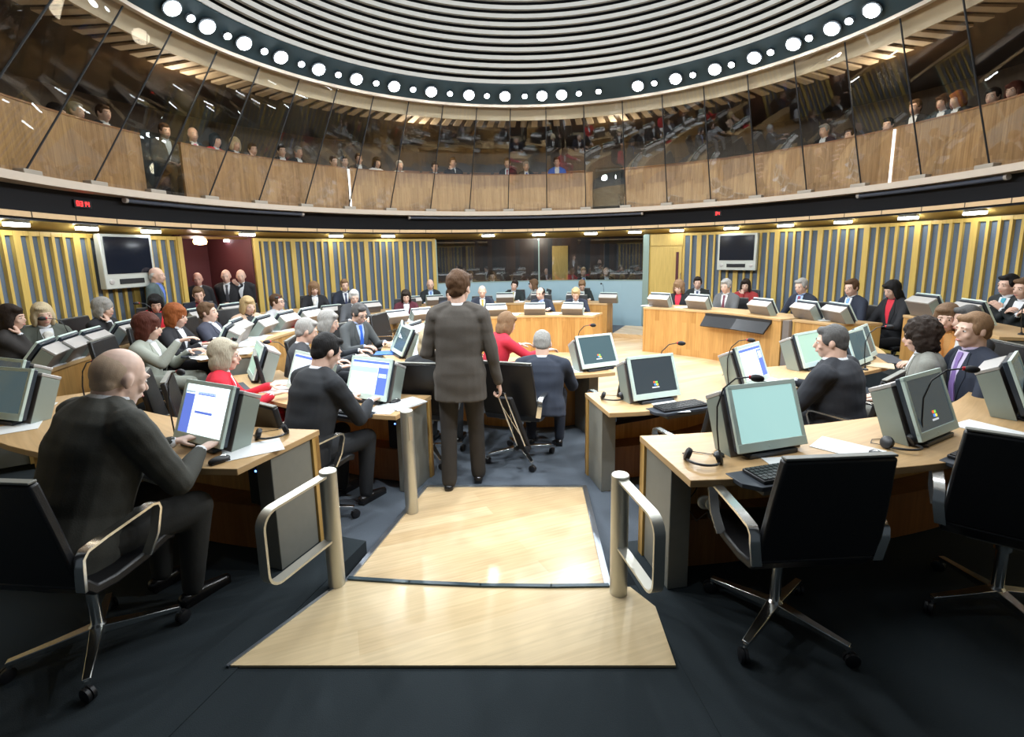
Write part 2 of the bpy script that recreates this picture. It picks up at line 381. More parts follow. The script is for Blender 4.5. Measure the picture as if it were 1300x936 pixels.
# --- recess with the maroon lobby at left
b = MB(); am = (A_RL + A_RR) / 2
b.arc(CW, [(a, RW + 1.6, RW + 1.7) for a in sw(A_RR - 5, A_RL + 5, 8)], -.2, 2.4)
b.arc(CW, [(A_RL - .2, RW + .02, RW + 1.65), (A_RL + .8, RW + .02, RW + 1.65)], -.2, 2.4)
b.arc(CW, [(A_RR - .8, RW + .02, RW + 1.65), (A_RR + .2, RW + .02, RW + 1.65)], -.2, 2.4)
b.arc(CW, [(a, RW, RW + 1.65) for a in sw(A_RR, A_RL, 6)], 2.18, 2.26)
struct(b.build('wall_recess', M['maroon'], smooth=0))
b = MB(); b.arc(CW, [(a, RW - .1, RW + 1.65) for a in sw(A_RR, A_RL, 6)], ZB - .1, ZB + .01); struct(b.build('floor_recess', M['carpet_dark'], smooth=0))
for i, (a0, a1) in enumerate(((A_RL, A_RL + .7), (A_RR - .9, A_RR))):
    b = MB(); b.arc(CW, [(a0, RW - .05, RW + .12), (a1, RW - .05, RW + .12)], -.1, 2.16); struct(b.build('trim_%d' % (6 + i), M['batten'], smooth=0))
# --- door right of the glazed booth
b = MB(); b.arc(CW, [(a, RW, RW + .08) for a in sw(A_DR, A_DL, 5)], -.1, 2.16, 0)
d1 = empty('door_1', pol((A_DL + A_DR) / 2, RW - .02, 0)); d1['kind'] = 'structure'
q = MB(); q.arc(CW, [(a, RW - .03, RW + .02) for a in sw(A_DR + .5, A_DL - .4, 5)], -.1, 1.86); q.build('door_leaf', M['door_oak'], d1, True, smooth=0)
q = MB(); q.arc(CW, [(a, RW - .025, RW + .02) for a in sw(A_DR + .3, A_DL - .2, 5)], 1.875, 2.15); q.build('overpanel', M['door_oak'], d1, True, smooth=0)
va = ang(onwall(860, 340, RW)); q = MB(); q.arc(CW, [(va - .28, RW - .04, RW), (va + .28, RW - .04, RW)], .9, 1.72); q.build('vision_slot', M['maroon'], d1, True, smooth=0)
q = MB(); q.tube([pol(va - .9, RW - .03, 1.0), pol(va - .9, RW - .08, 1.0), pol(va - .9, RW - .08, 1.22), pol(va - .9, RW - .03, 1.22)], .01); q.build('door_handle', M['alu'], d1, True)
struct(b.build('trim_8', M['batten'], smooth=0))
b = MB(); b.arc(CW, [(A_DL, RW - .05, RW + .1), (A_BR + .0, RW - .05, RW + .1)], -.1, 2.16); struct(b.build('trim_9', M['frost_edge'], smooth=0))
# --- glazed booth in the far wall
SILL = 1.03
aB = sw(A_BR, 360 + A_BL, 10)
w1 = empty('window_1', pol(aB[5], RW, 0)); w1['kind'] = 'structure'
for i0, i1 in ((0, 5), (5, 10)):
    q = MB(); q.arc(CW, [(a, RW, RW + .012) for a in sw(aB[i0] + .15, aB[i1] - .15, 8)], SILL, 2.12); q.build('pane', M['glass_booth'], w1, True, smooth=0)
q = MB(); q.arc(CW, [(a, RW - .02, RW + .04) for a in aB], -.13, SILL); q.build('frosted_panel', M['frost'], w1, True, smooth=0)
q = MB()
for a in (aB[0], aB[5], aB[10]): q.arc(CW, [(a - .14, RW - .03, RW + .05), (a + .14, RW - .03, RW + .05)], -.1, 2.14)
q.arc(CW, [(a, RW - .025, RW + .05) for a in aB], SILL - .012, SILL + .012); q.build('window_frame', M['frost_edge'], w1, True, smooth=0)
b = MB(); b.arc(CW, [(a, RW + 1.9, RW + 2.0) for a in sw(A_BR - 4, 364 + A_BL, 14)], -.2, 2.5)
for a in (A_BR - .5, 360 + A_BL): b.arc(CW, [(a, RW + .06, RW + 1.95), (a + .5, RW + .06, RW + 1.95)], -.2, 2.5)
b.arc(CW, [(a, RW + .06, RW + 1.95) for a in aB], 2.3, 2.4); struct(b.build('wall_booth', M['booth_dark'], smooth=0))
b = MB(); b.arc(CW, [(a, RW + .06, RW + 1.95) for a in aB], -.2, -.1); struct(b.build('floor_booth', M['carpet_dark'], smooth=0))
ad = ang(onwall(711, 330, RW + 1.85)); ad = ad + 360 if ad < 0 else ad
b = MB(); b.arc(CW, [(ad - 1.6, RW + 1.84, RW + 1.9), (ad + 1.6, RW + 1.84, RW + 1.9)], -.1, 1.95); o = struct(b.build('door_2', M['door_oak'], smooth=0))
# --- soffit with lip, dark band, gallery edge
full = sw(-180, 180, 120); ringA = [a for a in full if abs(a) >= 18]
def ring(name, r0, r1, z0, z1, m, rng=None, smooth=20):
    b = MB(); sam = rng or full; b.arc(CW, [(a, r0, r1) for a in sam], z0, z1); return struct(b.build(name, m, smooth=smooth))
wide = sw(24, 336, 110)
b = MB(); b.arc(CW, [(a, 6.12, RW + .2) for a in wide], (2.30, 2.14), (2.34, 2.20)); struct(b.build('ceiling_soffit', M['soffit']))
b = MB(); b.arc(CW, [(a, 6.09, 6.13) for a in wide], 2.295, 2.36)
struct(b.build('trim_10', M['lip']))
b = MB(); k = 0
for i in range(52):
    a = 24 + 312 * i / 52.; b.arc(CW, [(a, 6.085, 6.10), (a + .09, 6.085, 6.10)], 2.295, 2.365)
struct(b.build('trim_11', M['black'], smooth=0))
ring('wall_upper_band', 6.34, 6.44, 2.30, 2.75, M['void'], wide); ring('ceiling_band', 6.12, 6.46, 2.27, 2.32, M['void'], wide)
b = MB(); b.arc(CW, [(a, 6.08, 6.5) for a in wide], 2.70, 2.80); struct(b.build('gallery_ledge', M['stone']))
b = MB(); b.arc(CW, [(a, 6.5, 9.4) for a in wide], 2.70, 2.78); struct(b.build('floor_gallery', M['carpet_dark'], smooth=0))
b = MB(); b.arc(CW, [(a, 9.0, 9.1) for a in wide], 2.7, 5.3); struct(b.build('wall_gallery', M['gallery_wall'], smooth=0))
b = MB(); b.arc(CW, [(a, 5.46, 5.70) for a in wide], 5.14, 5.20); struct(b.build('ceiling_gallery_edge', M['beige'], smooth=20))
b = MB(); b.arc(CW, [(a, 5.63, 5.67) for a in wide], 4.83, 5.15); struct(b.build('trim_15', M['beige'], smooth=20))
b = MB(); b.arc(CW, [(a, 5.66, 9.4) for a in wide], 4.88, 4.94); struct(b.build('ceiling_gallery', M['gallery_wall'], smooth=0))
b = MB()
for i in range(124):
    a = 24 + 312 * i / 124.; b.arc(CW, [(a, 5.67, 6.30), (a + 1.35, 5.67, 6.30)], 4.84, 4.875)
struct(b.build('ceiling_gallery_slats', M['beige'], smooth=0))
# --- balustrade panels behind the glass (gaps where the gates are)
def bal_a(px, py=250): return ang(onwall(px, py, 6.36)) % 360
segs = [(bal_a(752), 360 + ang(onwall(446, 240, 6.36))), (360 + ang(onwall(442, 240, 6.36)), 360 + ang(onwall(233, 215, 6.36))), (360 + ang(onwall(182, 205, 6.36)), 334), (bal_a(1136, 200), bal_a(793)), (26, bal_a(1131, 200))]
for i, (a0, a1) in enumerate(segs):
    b = MB(); b.arc(CW, [(a, 6.36, 6.41) for a in sw(a0, a1, max(6, int(abs(a1 - a0) / 2.5)))], 2.8, 3.70)
    o = empty('balustrade', pol((a0 + a1) / 2, 6.38, 2.8)); struct(o)
    b.build('timber_panel', M['oak_gallery'], o, True, smooth=0)
    q = MB(); q.arc(CW, [(a, 6.35, 6.43) for a in sw(a0, a1, max(6, int(abs(a1 - a0) / 2.5)))], 3.70, 3.725); q.build('top_rail', M['oak_dark'], o, True, smooth=0)
for i, (px, py) in enumerate(((444, 240), (1133, 200))):
    a = bal_a(px, py); b = MB(); b.arc(CW, [(a - .16, 6.34, 6.36), (a + .16, 6.34, 6.36)], 2.8, 3.69)
    struct(b.build('trim_%d' % (12 + i), mat('lit_slot', (.8, .8, .8), .4, emit=(1, .98, .95), estr=1.2), smooth=0))
for i, (p0, p1, py) in enumerate(((755, 790, 240), (185, 230, 205))):
    a0, a1 = bal_a(p0, py), bal_a(p1, py); b = MB(); b.arc(CW, [(a, 6.40, 6.415) for a in sw(min(a0, a1), max(a0, a1), 4)], 2.84, 3.8)
    struct(b.build('window_%d' % (2 + i), M['glass_booth'], smooth=0))
# --- leaning glass ring, one pane per bay, each with its foot bracket and dark joint
PA = 9.0
bots = [238.5 + PA * j for j in range(-24, 11) if 28 < 238.5 + PA * j < 332]
def top_a(a_): return a_ - (max(0, a_ - 180) * .105)
for j, a0 in enumerate(bots[:-1]):
    a1 = bots[j + 1]; t0, t1 = top_a(a0), top_a(a1)
    o = empty('window_%d' % (4 + j), pol((a0 + a1) / 2, 6.2, 2.8)); struct(o)
    p = [pol(a0 + .06, 6.22, 2.83), pol(a1 - .06, 6.22, 2.83), pol(t1 - .06, 5.47, 5.13), pol(t0 + .06, 5.47, 5.13)]
    nrm = (p[1] - p[0]).cross(p[3] - p[0]).normalized() * .006
    b = MB(); b.add([tuple(v - nrm) for v in p] + [tuple(v + nrm) for v in p], [(3, 2, 1, 0), (4, 5, 6, 7), (0, 1, 5, 4), (1, 2, 6, 5), (2, 3, 7, 6), (3, 0, 4, 7)])
    b.build('pane', M['glass'], o, True, smooth=0)
    b = MB(); b.tube([pol(a0, 6.21, 2.84), pol(t0, 5.46, 5.13)], .012, 6); b.build('joint', M['black'], o, True)
    b = MB(); b.box((0, 0, 0), (.26, .13, .06), T=Matrix.Translation(pol(a0, 6.18, 2.83)) @ Matrix.Rotation(R(a0), 4, 'Z')); b.build('bracket', M['bracket'], o, True, bevel=.008)
# --- upper ring: pale band, dark lamp band, slatted drum
ring('trim_14', 5.40, 5.47, 5.06, 5.30, M['stone'])
b = MB(); b.arc(CW, [(a, 5.02, 5.42) for a in full], (5.42, 5.10), (5.50, 5.2)); struct(b.build('ceiling_lamp_band', M['ring_dark']))
b = MB(); b.arc(CW, [(a, 5.22, 5.3) for a in full], 5.4, 9.3); struct(b.build('wall_drum', M['void'], smooth=20))
b = MB()
for i in range(22):
    r_ = 5.0 - .018 * i; z = 5.44 + .158 * i
    b.arc(CW, [(a, r_, r_ + .07) for a in full], z, z + .080)
struct(b.build('ceiling_slats', M['slat'], smooth=20))
b = MB(); b.lathe([(5.2, 9.3), (5.2, 9.36), (.01, 9.36)], 64, c=(CW.x, CW.y, 0)); struct(b.build('ceiling', M['slat'], smooth=20))

# ================================================================== LAMPS
def ring_lamp(big):
    def mk():
        o = empty('ring_spotlight'); r = .115 if big else .058
        b = MB(); b.lathe([(r * 1.15, .03), (r * 1.25, -.012), (r, -.016)], 18); b.build('rim', M['lamp_rim'], o)
        b = MB(); b.ell((0, 0, -.014), (r, r, r * .45), n=16, k=8); b.build('lens', M['lamp' if big else 'lamp_small'], o); return o
    return mk
big = [(217, 7), (262, 33), (309, 54), (356, 74), (404, 87), (452, 98), (500, 108), (547, 112), (595, 117), (641, 118), (688, 118), (713, 116), (810, 105), (858, 97), (908, 86), (958, 74), (1008, 55), (1057, 35), (1108, 10)]
small = [(241, 23), (288, 48), (335, 68), (382, 83), (429, 96), (477, 105), (524, 112), (571, 116), (618, 118), (666, 118), (735, 116), (760, 114), (831, 104), (880, 94), (929, 82), (979, 67), (1028, 49), (1079, 25)]
nm = {0: 'leftmost', len(big) - 1: 'rightmost'}
ordw = ['leftmost', 'second from the left', 'third from the left', 'fourth from the left', 'fifth from the left', 'sixth from the left', 'seventh from the left', 'eighth from the left', 'ninth from the left', 'middle', 'ninth from the right', 'eighth from the right', 'seventh from the right', 'sixth from the right', 'fifth from the right', 'fourth from the right', 'third from the right', 'second from the right', 'rightmost']
ords = ordw[:9] + ordw[10:]
for lst, isb, words in ((big, True, ordw), (small, False, ords)):
    for i, (px, py) in enumerate(lst):
        p = onwall(px, py, 5.2); a = ang(p); p = pol(a, 5.2, 5.255)
        o = place('ring_lamp%d' % isb, ring_lamp(isb), p, 0, ('large' if isb else 'small') + ' round spotlight in the dark ceiling ring, %s of the %s spotlights' % (words[i], 'large' if isb else 'small'), 'spotlight', 'ring spotlights around the slatted ceiling')
        o.rotation_euler = (R(38), 0, R(a))
        o.location = pol(a, 5.19, 5.24)
soff = [(20, 279), (110, 288), (192, 294), (314, 299), (427, 302), (493, 303), (620, 303), (684, 301), (750, 300), (806, 298), (859, 296), (928, 293), (997, 289), (1070, 283), (1153, 276), (1238, 268)]
def mk_soff():
    o = empty('soffit_light'); b = MB(); n = 10
    def stad(w, h): return [(w * math.copysign(1, math.cos(t)) * .62 + h * math.cos(t), h * math.sin(t)) for t in [2 * PI * k / 20 for k in range(20)]]
    b.prism(stad(.17, .052), -.012, .03); b.build('rim', M['tv_shell'], o)
    b = MB(); b.prism(stad(.17, .05), -.052, -.008); b.build('diffuser', M['soffit_lamp'], o, bevel=.006); return o
sw_words = ['nearest the left edge', 'second from the left, beside the left television', 'above the left television', 'right of the maroon recess', 'above the far left striped wall', 'left of the glazed booth', 'above the left part of the glazed booth', 'over the mullion of the glazed booth', 'above the right pane of the booth', 'at the right end of the glazed booth', 'above the oak door', 'above the right television', 'just right of the right television', 'fourth from the right edge', 'second from the right edge', 'nearest the right edge']
sw_words[13] = 'third from the right edge'
for i, (px, py) in enumerate(soff):
    p = onwall(px, py, 6.27); a = ang(p)
    o = place('soffit', mk_soff, pol(a, 6.27, 2.245), -a, 'long oval white light under the timber soffit, ' + sw_words[i], 'light', 'oval lights along the timber soffit')
p = onwall(233, 309, RW + .8); o = empty('wall_lamp', pol(ang(p) - 1, RW + .5, 2.15)); b = MB(); b.lathe([(.10, 0), (.12, -.05), (.10, -.1), (.02, -.11)], 16); b.build('shade', M['warm_lamp'], o)
b = MB(); b.lathe([(.05, .0), (.05, .03)], 12); b.build('base', M['alu'], o); tag(o, 'small warm orange lamp at the left corner of the maroon recess', 'lamp')
o = copy_tree(PROTO['soffit']); o.location = pol(ang(onwall(294, 306, RW + .8)), RW + .8, 2.165); o.rotation_euler = (0, 0, R(ang(onwall(294, 306, 7)))); tag(o, 'oval white light inside the maroon recess ceiling', 'light')

# ------------------------------------------------------------------ light sources
def light(kind, name, loc, energy, col=(1, 1, 1), target=None, **kw):
    l = bpy.data.lights.new(name, kind); l.energy = energy; l.color = col
    for k_, v_ in kw.items(): setattr(l, k_, v_)
    o = bpy.data.objects.new(name, l); COL.objects.link(o); o.location = loc
    if target is not None: o.rotation_euler = (Vector(target) - Vector(loc)).to_track_quat('-Z', 'Y').to_euler()
    return o
light('AREA', 'skylight', (CW.x, CW.y, 9.2), 320, (.88, .95, 1), (CW.x, CW.y, 0), shape='DISK', size=7.5)
for i in range(16):
    a = 11.25 + 22.5 * i
    light('SPOT', 'ring_spot_beam', pol(a, 5.1, 5.15), 250, (.90, .96, 1), pol(a + 180, 2.2, 0), spot_size=R(100), spot_blend=.7, shadow_soft_size=.12)
for a in (60, 110, 160, 205, 250, 300): light('POINT', 'gallery_fill', pol(a, 6.25, 4.55), 15, (1, .85, .65), shadow_soft_size=.2)  # added fill without fixtures, set forward to light the audience's faces
light('POINT', 'recess_lamp', pol((A_RL + A_RR) / 2, RW + .5, 2.05), 30, (1, .8, .7), shadow_soft_size=.1)
light('POINT', 'booth_lamp', pol(aB[5], RW + .9, 2.2), 32, (1, .85, .7), shadow_soft_size=.1)
w = bpy.data.worlds.new('world'); scn.world = w; w.use_nodes = True; w.node_tree.nodes['Background'].inputs[0].default_value = (.5, .6, .7, 1); w.node_tree.nodes['Background'].inputs[1].default_value = .06
scn.view_settings.view_transform = 'Standard'; scn.view_settings.look = 'None'; scn.view_settings.gamma = 1; scn.view_settings.use_curve_mapping = False
scn.view_settings.exposure = 0.93
scn.cycles.use_denoising = True
scn.cycles.max_bounces = 8; scn.cycles.transparent_max_bounces = 12; scn.cycles.caustics_reflective = False; scn.cycles.caustics_refractive = False
scn.cycles.sample_clamp_indirect = 6

# ================================================================== PEOPLE
_tmpc = [0]
def remesh(mb, voxel, smooth=3, fac=.5):
    me = mb.mesh('t', [], None, 0); o = bpy.data.objects.new('t', me); COL.objects.link(o)
    m = o.modifiers.new('r', 'REMESH'); m.mode = 'VOXEL'; m.voxel_size = voxel; m.use_smooth_shade = True
    if smooth: q = o.modifiers.new('s', 'SMOOTH'); q.factor = fac; q.iterations = smooth
    dg = bpy.context.evaluated_depsgraph_get(); e = o.evaluated_get(dg)
    r = bpy.data.meshes.new_from_object(e); bpy.data.objects.remove(o); bpy.data.meshes.remove(me)
    return r
def from_mesh(me):                       # mesh > MB arrays
    b = MB(); b.v = [v.co.copy() for v in me.vertices]; b.f = [list(p.vertices) for p in me.polygons]; b.m = [0] * len(b.f); b.uv = [None] * len(b.f); return b
def mesh_obj(name, me, mats, parent, smooth=True):
    me.materials.clear()
    for m in mats: me.materials.append(m)
    me.name = name; me.polygons.foreach_set('use_smooth', [True] * len(me.polygons)); me.update()
    o = bpy.data.objects.new(name, me); COL.objects.link(o); o.parent = parent; return o
def ruffle(me, fn):
    n = len(me.vertices); co = [0.] * (3 * n); no = [0.] * (3 * n)
    me.vertices.foreach_get('co', co); me.vertices.foreach_get('normal', no)
    for i in range(0, 3 * n, 3):
        d = fn(Vector(co[i:i + 3]))
        co[i] += no[i] * d; co[i + 1] += no[i + 1] * d; co[i + 2] += no[i + 2] * d
    me.vertices.foreach_set('co', co); me.update()
def ik(S, W, L1, L2, pole):
    d = W - S; D = min(d.length, (L1 + L2) * .995); d.normalize(); W = S + d * D
    x = (L1 * L1 - L2 * L2 + D * D) / (2 * D); h = math.sqrt(max(L1 * L1 - x * x, 0))
    p = (pole - d * pole.dot(d)).normalized(); return S + d * x + p * h, W
def hand(mb, W, d, pn, side, curl=.5, m=0, s=1.0):
    """W wrist, d direction of the palm, pn palm normal (the side the fingers close to), side +1 right hand"""
    d = d.normalized(); pn = (pn - d * pn.dot(d)).normalized(); ac = d.cross(pn).normalized() * side      # towards the thumb
    for k in (-1.15, -.4, .4, 1.15): mb.capsule(W + ac * k * .010 * s, W + d * .085 * s + ac * k * .0225 * s, .015 * s, .0125 * s, 8, m)
    for k, L in ((1.5, .95), (.5, 1.08), (-.5, 1.0), (-1.5, .8)):
        p = W + d * .088 * s + ac * k * .0195 * s; dirn = d.copy(); q = p; rr = .0092 * s
        for j, l in enumerate((.040, .027, .021)):
            g = curl * (.55, .95, .8)[j]
            ax = d.cross(pn).normalized(); dirn = Matrix.Rotation(g, 3, ax) @ dirn
            n = q + dirn * l * L * s; mb.capsule(q, n, rr, rr * .88, 8, m); q = n; rr *= .9
    t0 = W + d * .028 * s + ac * .026 * s; t1 = t0 + (d * .5 + ac * .75 + pn * .35).normalized() * .042 * s; t2 = t1 + (d * .85 + ac * .15 + pn * .45).normalized() * .034 * s
    mb.capsule(t0, t1, .0135 * s, .0115 * s, 8, m); mb.capsule(t1, t2, .0112 * s, .009 * s, 8, m)
SK = dict(p=(.66, .43, .33), r=(.62, .35, .27), l=(.72, .5, .4))
HC_ = dict(dark=(.022, .014, .010), black=(.010, .009, .009), brown=(.075, .038, .018), mid=(.13, .075, .04), grey=(.30, .29, .27), white=(.55, .54, .52), blonde=(.45, .32, .16), pale=(.55, .45, .29), ginger=(.26, .075, .02), auburn=(.075, .020, .012), greydark=(.085, .082, .08), sandy=(.22, .13, .07), ash=(.40, .35, .26), crop=(.56, .41, .29))
def person(label, px, py, Y, zf, face, hair=('short', 'brown'), jacket=(.02, .02, .024), shirt=(.7, .72, .75), tie=None, pose='sit', lean=6, hp=8, hy=0, arms='desk', trousers=None, w=1., vox=.015, skin='p', open_=True, glasses=False, group=None, hroll=0, skirt=None, beard=None, kmul=1., shoes=True, dx=0, scarf=None, neck=0., hsz=1.06):
    if isinstance(Y, tuple):                 # (rough depth, distance from the desks' centre): the nearest depth that fits
        Y = min((Y[0] + .01 * i for i in range(-150, 151)), key=lambda q: abs((at(px, py, q) - CD).to_2d().length - Y[1] + .08) + .02 * abs(q - Y[0]))
    head = at(px, py, Y); H = head.z - zf
    stand = pose == 'stand'
    u = Vector((0, math.sin(R(lean)), math.cos(R(lean)))); uf = Vector((0, math.cos(R(lean)), -math.sin(R(lean)))); X = Vector((1, 0, 0))
    s = 1.0; k = 1.0
    def heads(k, s):
        P = Vector((0, 0, (.94 if stand else .525))) * s
        N = P + u * (.49 * k * s); l2 = R(lean * .55); J = N + Vector((0, math.sin(l2), math.cos(l2))) * ((.034 + neck) * s)
        hm = Matrix.Rotation(-R(hy), 3, 'Z') @ Matrix.Rotation(R(hroll), 3, 'Y') @ Matrix.Rotation(-R(hp), 3, 'X')
        c = J + hm @ Vector((0, .018, .115)); return P, N, J, hm, c, c.z + .125
    if stand: s = H / heads(1, 1)[5]
    else:
        for _ in range(20):
            e = H - heads(k, 1)[5]; k = max(.78, min(1.3, k + e / .49))
    P, N, J, hm, c, tz = heads(k, s)
    hgt = R(face); rz = -hgt; top = hm @ Vector((0, 0, .125)) + c
    off = Matrix.Rotation(rz, 3, 'Z') @ Vector((c.x, c.y, 0))
    root = empty('person', (head.x - off.x + dx, head.y - off.y, zf), rz); tag(root, label, 'person', group)
    Ls = .49 * k * s
    def sp(t, x=0, y=0): return P + u * (t * Ls) + X * x * s + uf * y * s
    # --- torso sections: t, half width, half depth, y shift
    wd = w
    fem = hair[0] in ('bob', 'long', 'curly', 'fullbob')
    sec = [(-.44 if stand else -.20, .195, .125, -.005), (0, .19, .128, -.005), (.25, .165, .118, .0), (.5, .175, .120, .0), (.72, .176, .116, -.005), (.86, .168, .098, -.012), (.95, .13, .080, -.012), (1.03, .062, .060, -.005)]
    def ringat(t, hw, hd, ys, g=0.):
        hw = hw * wd + g; hd = hd * (1 + (wd - 1) * 1.25) + g; r_ = []
        for i in range(20):
            q = 2 * PI * i / 20; cx, sy = math.cos(q), math.sin(q); e = .82
            r_.append(sp(t, hw * math.copysign(abs(cx) ** e, cx), ys + hd * math.copysign(abs(sy) ** e, sy)))
        return r_
    def frontY(t):
        for i in range(len(sec) - 1):
            if sec[i][0] <= t <= sec[i + 1][0]:
                f = (t - sec[i][0]) / (sec[i + 1][0] - sec[i][0]); return (sec[i][2] + (sec[i + 1][2] - sec[i][2]) * f) * (1 + (wd - 1) * 1.25) + sec[i][3]
        return .06
    # --- arms
    fl_ = lambda v: Vector(v)
    dz = .735 - 0
    base = Vector((0, 0, 0))
    A = {'desk': [(-.17, .40, .775), (.17, .40, .775)], 'lap': [(-.10, .30, .64), (.10, .30, .64)], 'crossed': [(.10, .22, .84), (-.12, .24, .80)],
         'face': [(-.17, .38, .775), None], 'facel': [None, (.17, .38, .775)], 'clasp': [(-.045, .36, .785), (.045, .36, .785)], 'type': [(-.14, .46, .785), (.12, .45, .785)],
         'stand': [(-.27, .04, .80), (.27, .04, .80)], 'clasps': [(-.04, .20, 1.02), (.04, .20, 1.02)], 'chins': [(-.06, .20, 1.0), None], 'wide': [(-.30, .36, .775), (.26, .36, .775)],
         'carry': [(-.20, .24, .98), (.29, .06, .82)], 'rest': [(-.28, .28, .70), (.28, .28, .70)], 'raise': [(-.17, .36, .79), (.20, .40, .95)], 'reach': [(-.18, .42, .775), (.30, .50, .775)]}[arms]
    jb = MB(); bodyb = MB(); handb = MB(); cuffb = []
    for i, (sd, Wp) in enumerate(((-1, A[0]), (1, A[1]))):
        S = sp(.87, sd * .176 * wd, -.01)
        pole = Vector((sd * .55, -.25, -1)) if not stand else Vector((sd * .4, -1, -.2))
        if Wp is None: Wv = c + hm @ Vector((sd * .045, .085, -.165))
        else:
            Wv = Vector(Wp) * (s if stand else 1)
            if not stand: Wv.z += 0; Wv.y += max(0, lean - 6) * .006
        E, Wv = ik(S, Wv, .295 * s * max(1, k * .95), .255 * s, pole)
        d = (Wv - E).normalized(); Wc = E + d * ((Wv - E).length - .015)
        jb.capsule(S, E, .065 * (1 + (wd - 1) * .9) * s, .053 * (1 + (wd - 1) * .8) * s, 12); jb.capsule(E, Wc, .053 * (1 + (wd - 1) * .8) * s, .038 * s, 12)
        cuffb.append((Wc - d * .02, Wc + d * .004, .033 * s))
        bodyb.capsule(S, E, .040, .034, 8); bodyb.capsule(E, Wv, .034, .026, 8)
        if arms in ('stand', 'carry') : pn = Vector((-sd, 0, 0)); cu = .5 if arms == 'stand' else 1.25
        elif Wp is None: pn = Vector((0, -1, .2)); d = (d + Vector((0, -.2, .6))).normalized(); cu = .75
        elif arms in ('clasp', 'clasps', 'crossed'): pn = Vector((-sd, -.3, -.2)); cu = .7
        else: pn = Vector((0, 0, -1)); d = (d * .5 + Vector((-sd * .12, .8, -.08))).normalized(); cu = .45
        if arms == 'carry' and sd < 0: pn = Vector((.2, -1, 0)); cu = .8
        hand(handb, Wv, d, pn, sd, cu, 0, s)
        if sd > 0: last_hand = (Wv.copy(), d.copy())
    # --- head
    hd_ = MB(); T = Matrix.Translation(c) @ hm.to_4x4() @ Matrix.Scale(hsz, 4); fk = .95 if fem else 1.0
    hd_.ell((0, -.012, .028), (.0745 * fk, .094, .094), T=T, n=18, k=12); hd_.ell((0, .020, -.042), (.058 * fk, .070, .080), T=T, n=16, k=10); hd_.ell((0, .045, -.088), (.032 * fk, .042, .030), T=T)
    hd_.ell((0, .050, .010), (.060, .040, .050), T=T)
    TV = lambda v: T @ Vector(v)
    for sd in (-1, 1):
        hd_.ell((sd * .076 * fk, -.006, -.008), (.011, .020, .032), T=T, n=10, k=7); hd_.ell((sd * .036, .066, -.028), (.024, .020, .022), T=T); hd_.ell((sd * .03, .080, .026), (.026, .012, .009), T=T)
    hd_.capsule(TV((0, .086, .012)), TV((0, .110, -.026)), .0085, .0135, 8); hd_.ell((0, .088, -.056), (.024, .014, .016), T=T)
    hd_.capsule(N - u * .03, J + hm @ Vector((0, -.008, .06)), .060 * (1 + (w - 1) * .8), .056 * (1 + (w - 1) * .8), 14)
    bb = MB(); bb.add(hd_.v, hd_.f)
    bb.loft([ringat(t, a * .8, b_ * .75, y) for t, a, b_, y in sec[1:]]); bb.add(bodyb.v, bodyb.f)
    # legs
    tb = MB(); shoe_l = []
    for sd in (-1, 1):
        if stand:
            hp_ = Vector((sd * .088 * s, 0, .90 * s)); st = (.10 if sd > 0 else -.06) * s; K = Vector((sd * .10 * s, st * .5 + .015, .49 * s)); An = Vector((sd * .105 * s, st, .075 * s))
            tb.capsule(hp_, K, .092 * s, .066 * s, 14); tb.capsule(K, An, .066 * s, .060 * s, 14)
        else:
            hp_ = Vector((sd * .095 * w, .02, .53)); K = Vector((sd * .135 * w, .44, .52)); An = Vector((sd * .14, .40, .085))
            tb.capsule(hp_, K, .088 * w, .066 * w, 14); tb.capsule(K, An, .064 * w, .050, 14)
        bb.capsule(hp_, K, .06, .045, 8); bb.capsule(K, An, .045, .035, 8)
        fb = MB(); shoe_l.append(fb)
        fb.capsule(An + Vector((0, -.045, -.045)), An + Vector((0, .06, -.047)), .036 * s, .038 * s, 10); fb.capsule(An + Vector((0, .05, -.05)), An + Vector((sd * .012, .165, -.055)), .040 * s, .027 * s, 10)
        fb.box((An.x, An.y + .06, .006), (.07, .25, .012))
    tb.ell(tuple(P + Vector((0, .01, -.0))), (.165 * w * s, .125 * w * s, .10 * s), n=16)
    if vox < .011: bb.add(handb.v, handb.f)
    me = remesh(bb, vox, 2); q = from_mesh(me); bpy.data.meshes.remove(me)
    if vox >= .011: q.add(handb.v, handb.f)
    for sd in (-1, 1):
        q.ell((sd * .031, .0775, .004), (.0125, .010, .0075), 1, 10, 6, T=T); q.ell((sd * .031, .085, .004), (.0062, .005, .0062), 2, 8, 6, T=T)
    q.ell((0, .097, -.060), (.022, .007, .0065), 3, 10, 6, T=T)
    hc = hairm(HC_[hair[1]])
    for sd in (-1, 1): q.capsule(TV((sd * .018, .0905, .028)), TV((sd * .046, .079, .026)), .0045, .0035, 6, 4)
    sk = skinm(SK[skin]); o = q.build('body', [sk, M['eye_white'], M['eye'], M['lip_skin'], hc], root, smooth=60)
    # --- hair
    hb = MB(); st = hair[0]
    if st in ('short', 'thick'):
        g = 1.0 if st == 'short' else 1.06
        hb.ell((0, -.022, .036), (.0815 * g, .095 * g, .098 * g), T=T, n=18, k=12); hb.ell((0, -.055, -.018), (.068, .052, .062), T=T)
        for sd in (-1, 1): hb.ell((sd * .064, .012, .022), (.016, .040, .045), T=T)
        hb.ell((.01, .045, .088), (.060, .040, .030), T=T)
    elif st == 'bald':
        hb.ell((0, -.062, -.022), (.062, .042, .052), T=T)
        for sd in (-1, 1): hb.ell((sd * .066, -.022, .008), (.014, .045, .038), T=T)
    elif st == 'stubble':
        hb.ell((0, -.022, .022), (.0745, .089, .090), T=T, n=22, k=16); hb.ell((0, -.046, -.022), (.064, .050, .058), T=T)
    elif st == 'receding':
